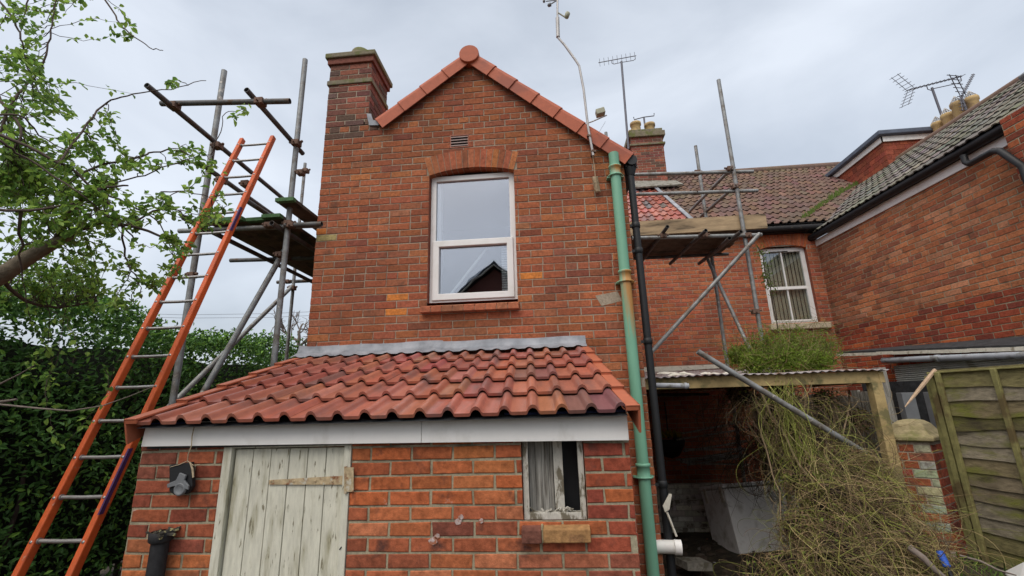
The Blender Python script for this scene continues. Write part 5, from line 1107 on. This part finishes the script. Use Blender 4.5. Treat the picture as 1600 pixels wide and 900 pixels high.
# hedge
hx = -4.6; hd = MB(); rngn = np.random.default_rng(21)
NL = 62000
ys_ = 1.2+(rngn.random(NL)**1.25)*13.5
for i in range(NL):
    y = ys_[i]; topz = 3.02+.10*sin(y*1.9)+.06*sin(y*4.3+1)+.035*y*.0+(.30 if y < 3.4 else 0)*max(0, (3.4-y))
    if rngn.random() < .26: x = hx-rngn.random()*1.3; z = topz-abs(rngn.normal())*.10+rngn.random()**3*.16
    else: x = hx-abs(rngn.normal())*.16+.10*sin(y*2.3)*sin(y*.9+1)+.06*rngn.random(); z = topz*(rngn.random()**.8); 
    if z < .5 and rngn.random() < .4: continue
    x += .10*sin(z*5+y*3)
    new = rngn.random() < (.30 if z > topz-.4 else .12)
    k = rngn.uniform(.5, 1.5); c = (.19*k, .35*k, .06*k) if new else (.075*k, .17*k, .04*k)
    leaf(hd, V3((x, y, z)), rngn.normal(size=3)+V3((.6, -.1, .4)), rngn.normal(size=3)+V3((.4, 0, .8)), rngn.uniform(.045, .085), rngn.uniform(.025, .04), c)
hg_ = thing('hedge', 'tall dense dark green hedge running back along the left side behind the ladder', 'hedge', (hx-.5, 7, 0))
hd.build('foliage', M['hedge_leaf'], hg_)
hs_ = MB(); 
for i in range(60):
    y = 1.5+i*.2; x = hx-.45+rngn.uniform(-.15, .15); hs_.tube([(x, y, 0), (x+rngn.uniform(-.1, .1), y+rngn.uniform(-.1, .1), 1.2), (x+rngn.uniform(-.3, .3), y+rngn.uniform(-.2, .2), 2.6)], [.03, .02, .008], 6, cap=False)
hs_.build('stems', M['twig'], hg_)
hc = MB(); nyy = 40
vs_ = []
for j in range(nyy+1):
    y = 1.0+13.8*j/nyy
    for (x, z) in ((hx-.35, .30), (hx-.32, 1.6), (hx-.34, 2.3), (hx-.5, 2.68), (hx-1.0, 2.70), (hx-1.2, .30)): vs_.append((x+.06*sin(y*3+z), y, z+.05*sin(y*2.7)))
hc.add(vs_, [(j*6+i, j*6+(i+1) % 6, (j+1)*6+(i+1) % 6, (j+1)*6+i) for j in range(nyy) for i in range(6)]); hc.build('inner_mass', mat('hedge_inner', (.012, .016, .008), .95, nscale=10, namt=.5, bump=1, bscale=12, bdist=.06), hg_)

# overhanging tree on the left
tr = thing('overhanging_tree', 'tree with twisted twigs and fresh spring leaves reaching in from the left edge', 'tree', (-5.2, 1.6, 0))
tk = MB(); Yk = 2.1
limb = [at(-420, 700, Yk), at(-230, 560, Yk), at(-60, 465, Yk), at(0, 432, Yk), at(45, 402, Yk), at(85, 380, Yk), at(112, 366, Yk)]
tk.tube([V3((limb[0][0]-.9, Yk, 0)), V3((limb[0][0]-.6, Yk, 1.0))]+limb, [.14, .12, .09, .07, .052, .044, .038, .030, .024], 12)
tk.build('trunk', M['bark'], tr)
mains = [
 ([(112, 366, 2.1), (150, 350, 2.1), (200, 352, 2.15), (260, 372, 2.2)], .016), ([(85, 380, 2.1), (110, 330, 2.0), (150, 297, 2.0), (200, 290, 2.1)], .013),
 ([(-40, 200, 1.8), (0, 212, 1.8), (87, 250, 1.9), (150, 297, 2.0), (190, 350, 2.1), (215, 380, 2.2)], .010), ([(-40, 205, 1.7), (0, 222, 1.7), (40, 247, 1.8), (123, 300, 1.9), (170, 340, 2.0)], .008),
 ([(-20, 260, 2.2), (20, 158, 2.2), (48, 128, 2.3), (70, 95, 2.3), (78, 60, 2.3), (83, 30, 2.3), (92, -10, 2.3)], .009),
 ([(92, 255, 1.9), (128, 205, 2.0), (160, 165, 2.1), (190, 152, 2.1), (230, 142, 2.2), (280, 137, 2.2), (322, 126, 2.3)], .006),
 ([(120, 275, 2.0), (160, 258, 2.1), (210, 248, 2.1), (240, 237, 2.2), (285, 236, 2.2), (315, 255, 2.3), (345, 275, 2.4)], .007),
 ([(140, 300, 2.1), (190, 285, 2.1), (240, 268, 2.1), (290, 250, 2.2), (330, 242, 2.2)], .005),
 ([(158, -10, 2.0), (175, 18, 2.0), (192, 42, 2.0), (215, 60, 2.0), (240, 77, 2.0), (255, 79, 2.0)], .0055),
 ([(-20, -20, 2.0), (20, 30, 2.0), (33, 60, 2.0), (40, 90, 2.05), (50, 130, 2.1)], .007), ([(50, -20, 2.1), (40, 15, 2.1), (33, 40, 2.1), (30, 60, 2.1)], .005),
 ([(-20, 130, 1.9), (10, 170, 1.9), (30, 200, 1.9), (25, 230, 1.9), (10, 265, 2.0)], .009), ([(0, 430, 2.1), (40, 470, 2.3), (90, 480, 2.5), (150, 470, 2.6)], .012),
 ([(190, 350, 2.1), (195, 400, 2.2), (210, 430, 2.2), (235, 452, 2.3)], .006), ([(200, 352, 2.1), (240, 330, 2.2), (280, 330, 2.2), (300, 345, 2.3)], .006), ([(150, 297, 2.0), (200, 320, 2.1), (250, 350, 2.2), (275, 420, 2.3)], .006),
 ([(-30, 320, 1.8), (30, 330, 1.8), (100, 320, 1.9), (160, 300, 2.0)], .009), ([(-30, 180, 1.7), (30, 180, 1.7), (60, 210, 1.8), (110, 240, 1.9)], .006), ([(30, 330, 1.8), (33, 380, 1.9), (35, 440, 2.0)], .008), ([(330, 242, 2.3), (345, 205, 2.3), (352, 178, 2.3), (375, 172, 2.3), (388, 176, 2.3)], .003), ([(250, 300, 2.2), (290, 300, 2.2), (330, 310, 2.3), (350, 330, 2.3)], .004)]
lb_ = MB(); segs = []
for pts_, r_ in mains:
    P_ = [at(*q_) for q_ in pts_]; sm_ = []
    for i in range(len(P_)-1):
        for k in range(4):
            t = k/4; p0 = P_[max(i-1, 0)]; p1, p2 = P_[i], P_[i+1]; p3 = P_[min(i+2, len(P_)-1)]
            sm_.append(.5*((2*p1)+(-p0+p2)*t+(2*p0-5*p1+4*p2-p3)*t*t+(-p0+3*p1-3*p2+p3)*t**3)+rngn.normal(size=3)*.004)
    sm_.append(P_[-1]); lb_.tube(sm_, list(np.linspace(r_, max(r_*.35, .0015), len(sm_))), 7, cap=False); segs += [(p, r_) for p in sm_]
lb_.build('limbs', M['twig'], tr)
SP = np.array([s_[0] for s_ in segs])
# leafy regions: (x, y, rx, ry, number of twigs)
regs = [(30, 20, 40, 22, 11), (35, 65, 14, 30, 8), (40, 110, 28, 22, 13), (15, 95, 20, 14, 8), (85, 150, 18, 14, 6), (90, 170, 25, 20, 12), (110, 185, 12, 12, 6), (20, 200, 30, 25, 8), (60, 225, 50, 30, 16), (170, 195, 20, 12, 6), (120, 230, 35, 20, 10),
        (80, 290, 90, 35, 85), (190, 265, 40, 20, 9), (225, 245, 40, 15, 7), (310, 255, 22, 12, 8), (280, 240, 20, 10, 4), (150, 330, 80, 35, 40), (230, 320, 45, 30, 14), (270, 380, 28, 50, 10), (245, 430, 30, 25, 9), (200, 420, 25, 25, 5), (120, 400, 60, 35, 30), (60, 340, 80, 50, 90), (20, 290, 50, 60, 55),
        (60, 440, 70, 30, 45), (120, 440, 40, 25, 22), (330, 330, 22, 22, 5), (350, 340, 26, 12, 5), (180, 480, 20, 14, 5), (165, 470, 15, 12, 4), (90, 620, 28, 22, 2), (60, 560, 40, 30, 3), (95, 690, 16, 12, 2), (100, 540, 30, 20, 3), (365, 172, 22, 12, 3), (230, 140, 70, 8, 3), (205, 55, 40, 20, 5), (95, 40, 14, 30, 5)]
lv_ = MB(); tw = MB()
for (cx, cy, rx_, ry_, n_) in regs:
    for _ in range(max(2, int(n_*.8))):
        a_ = rngn.random()*2*pi; rr_ = sqrt(rngn.random()); tip = at(cx+rx_*rr_*cos(a_), cy+ry_*rr_*sin(a_), rngn.uniform(1.9, 2.5) if not (cy > 370 and cx < 180) else rngn.uniform(2.25, 3.0))
        j = np.argsort(np.linalg.norm(SP-tip, axis=1))[rngn.integers(0, 6)]; p0 = SP[j]; 
        if np.linalg.norm(tip-p0) > .75: p0 = tip+(p0-tip)*.45
        mid = (p0+tip)/2+rngn.normal(size=3)*.035; P_ = [p0+(mid-p0)*t*2 if t < .5 else mid+(tip-mid)*(t-.5)*2 for t in np.linspace(0, 1, 9)]; P_ = [q_+rngn.normal(size=3)*.005 for q_ in P_]
        tw.tube(P_, list(np.linspace(.0028, .0010, 9)), 4, cap=False)
        L0 = np.linalg.norm(tip-p0); nl_ = int(rngn.integers(9, 20))
        for k in range(nl_):
            t = rngn.uniform(.25, 1.03); i0 = min(int(t*8), 7); b = P_[i0]+(P_[i0+1]-P_[i0])*(t*8-i0); dirn = nrm(P_[i0+1]-P_[i0])+rngn.normal(size=3)*.8+V3((0, 0, -.15))
            kk = rngn.uniform(.65, 1.35); c = (.24*kk, .37*kk, .07*kk) if rngn.random() < .55 else (.14*kk, .26*kk, .055*kk)
            leaf(lv_, b+rngn.normal(size=3)*.012, dirn, V3((0, 0, 1))+rngn.normal(size=3)*.5, rngn.uniform(.028, .052), rngn.uniform(.018, .030), c)
tw.build('twigs', M['twig'], tr); lv_.build('crown', M['leaf'], tr)
# bare stray twig crossing the ladder
m = MB(); pts = [at(-40, 620, 2.3), at(0, 632, 2.3), at(60, 638, 2.3), at(110, 642, 2.3), at(160, 634, 2.3), at(200, 620, 2.3), at(245, 602, 2.35)]; m.tube(pts, list(np.linspace(.007, .0015, 7)), 6); m.tube([at(-40, 650, 2.4), at(0, 628, 2.4), at(26, 624, 2.4)], [.014, .010, .006], 7); m.tube([at(0, 600, 2.5), at(30, 585, 2.5), at(55, 570, 2.5)], [.006, .004, .002], 6); m.build('stray_twig', M['twig_pale'], tr)

# bare tree far behind
bt_ = MB(); rng = random.Random(44)
def grow(p, d, L_, r, lev):
    n_ = 5; pts_ = [p]
    for i in range(n_): d = nrm(d+V3([rng.gauss(0, .14) for _ in range(3)])+V3((0, 0, .02))); p = p+d*L_/n_; pts_.append(p)
    bt_.tube(pts_, list(np.linspace(r, r*.6, n_+1)), 5 if lev > 2 else 3, cap=False)
    if lev == 0: return
    for k in range(rng.choice((3, 3, 4))):
        i = rng.randint(2, n_); grow(pts_[i], nrm(d+V3([rng.gauss(0, .55) for _ in range(3)])), L_*rng.uniform(.55, .8), r*.60, lev-1)
pb2 = at(432, 545, 22); pb2 = V3((pb2[0], 22, 0)); grow(pb2, V3((0.12, 0, 1)), 3.0, .32, 6)
o = bt_.build('bare_tree', M['twig_pale'], None, org=pb2); tag(o, 'leafless grey tree far behind the scaffold, seen left of the gabled house', 'tree')
for k_, (ya, yb2) in enumerate(((492, 490), (497, 496))):
    m = MB(); m.tube([at(150, ya-4, 30), at(290, ya, 30), at(420, yb2, 30), at(600, yb2-8, 30)], .012, 4); o = m.build('overhead_wire', M['antenna'], None, org=at(290, ya, 30)); tag(o, 'upper of two faint overhead wires above the hedge' if k_ == 0 else 'lower of two faint overhead wires above the hedge', 'wire')
# grass tufts by the pier
gm = MB(); rngn = np.random.default_rng(2)
for _ in range(1500):
    x, y = rngn.uniform(2.2, 4), rngn.uniform(3.3, 4.6); z = gz(x, y); a_ = rngn.normal(size=2)*.05; w_ = rngn.normal(size=2)*.004; h = rngn.uniform(.04, .14)
    gm.add([(x-w_[0], y-w_[1], z), (x+w_[0], y+w_[1], z), (x+a_[0], y+a_[1], z+h)], [(0, 1, 2)])
o = gm.build('grass', M['grass'], None, org=(3, 4, .5)); o['kind'] = 'stuff'; o['label'] = 'sparse grass on the raised soil'; o['category'] = 'grass'
# the house behind the photographer, mirrored in the window
bh = thing('facing_house', 'dark gabled brick house opposite, mirrored in the lower window pane', 'house', (-2.4, -12, 0))
GX, GZ = -2.55, 8.55
m = MB(); m.prism([(GX-3.4, -12, 0), (GX+3.0, -12, 0), (GX+3.0, -12, 6.0), (GX, -12, GZ-.2), (GX-3.4, -12, 5.8)], (0, -6, 0), col=(.16, .06, .045)); m.build('wall', M['brick'], bh)
for sg in (-1, 1):
    m = MB(); e_ = V3((GX+sg*3.7, -11.7, GZ-3.0)); p_ = V3((GX, -11.7, GZ)); m.prism([p_, e_, e_+V3((0, -6.4, 0)), p_+V3((0, -6.4, 0))], (0, 0, .10), col=(.06, .06, .065)); m.build('roof_slope', M['felt'], bh)
    m = MB(); m.beam(p_+V3((0, .02, -.08)), e_+V3((0, .02, -.08)), .03, .14, up=(0, 1, 0)); m.build('barge_board', M['pvc_old'], bh)

for ob in bpy.data.objects:
    if '_org' in ob: del ob['_org']
sc.render.engine = 'CYCLES'
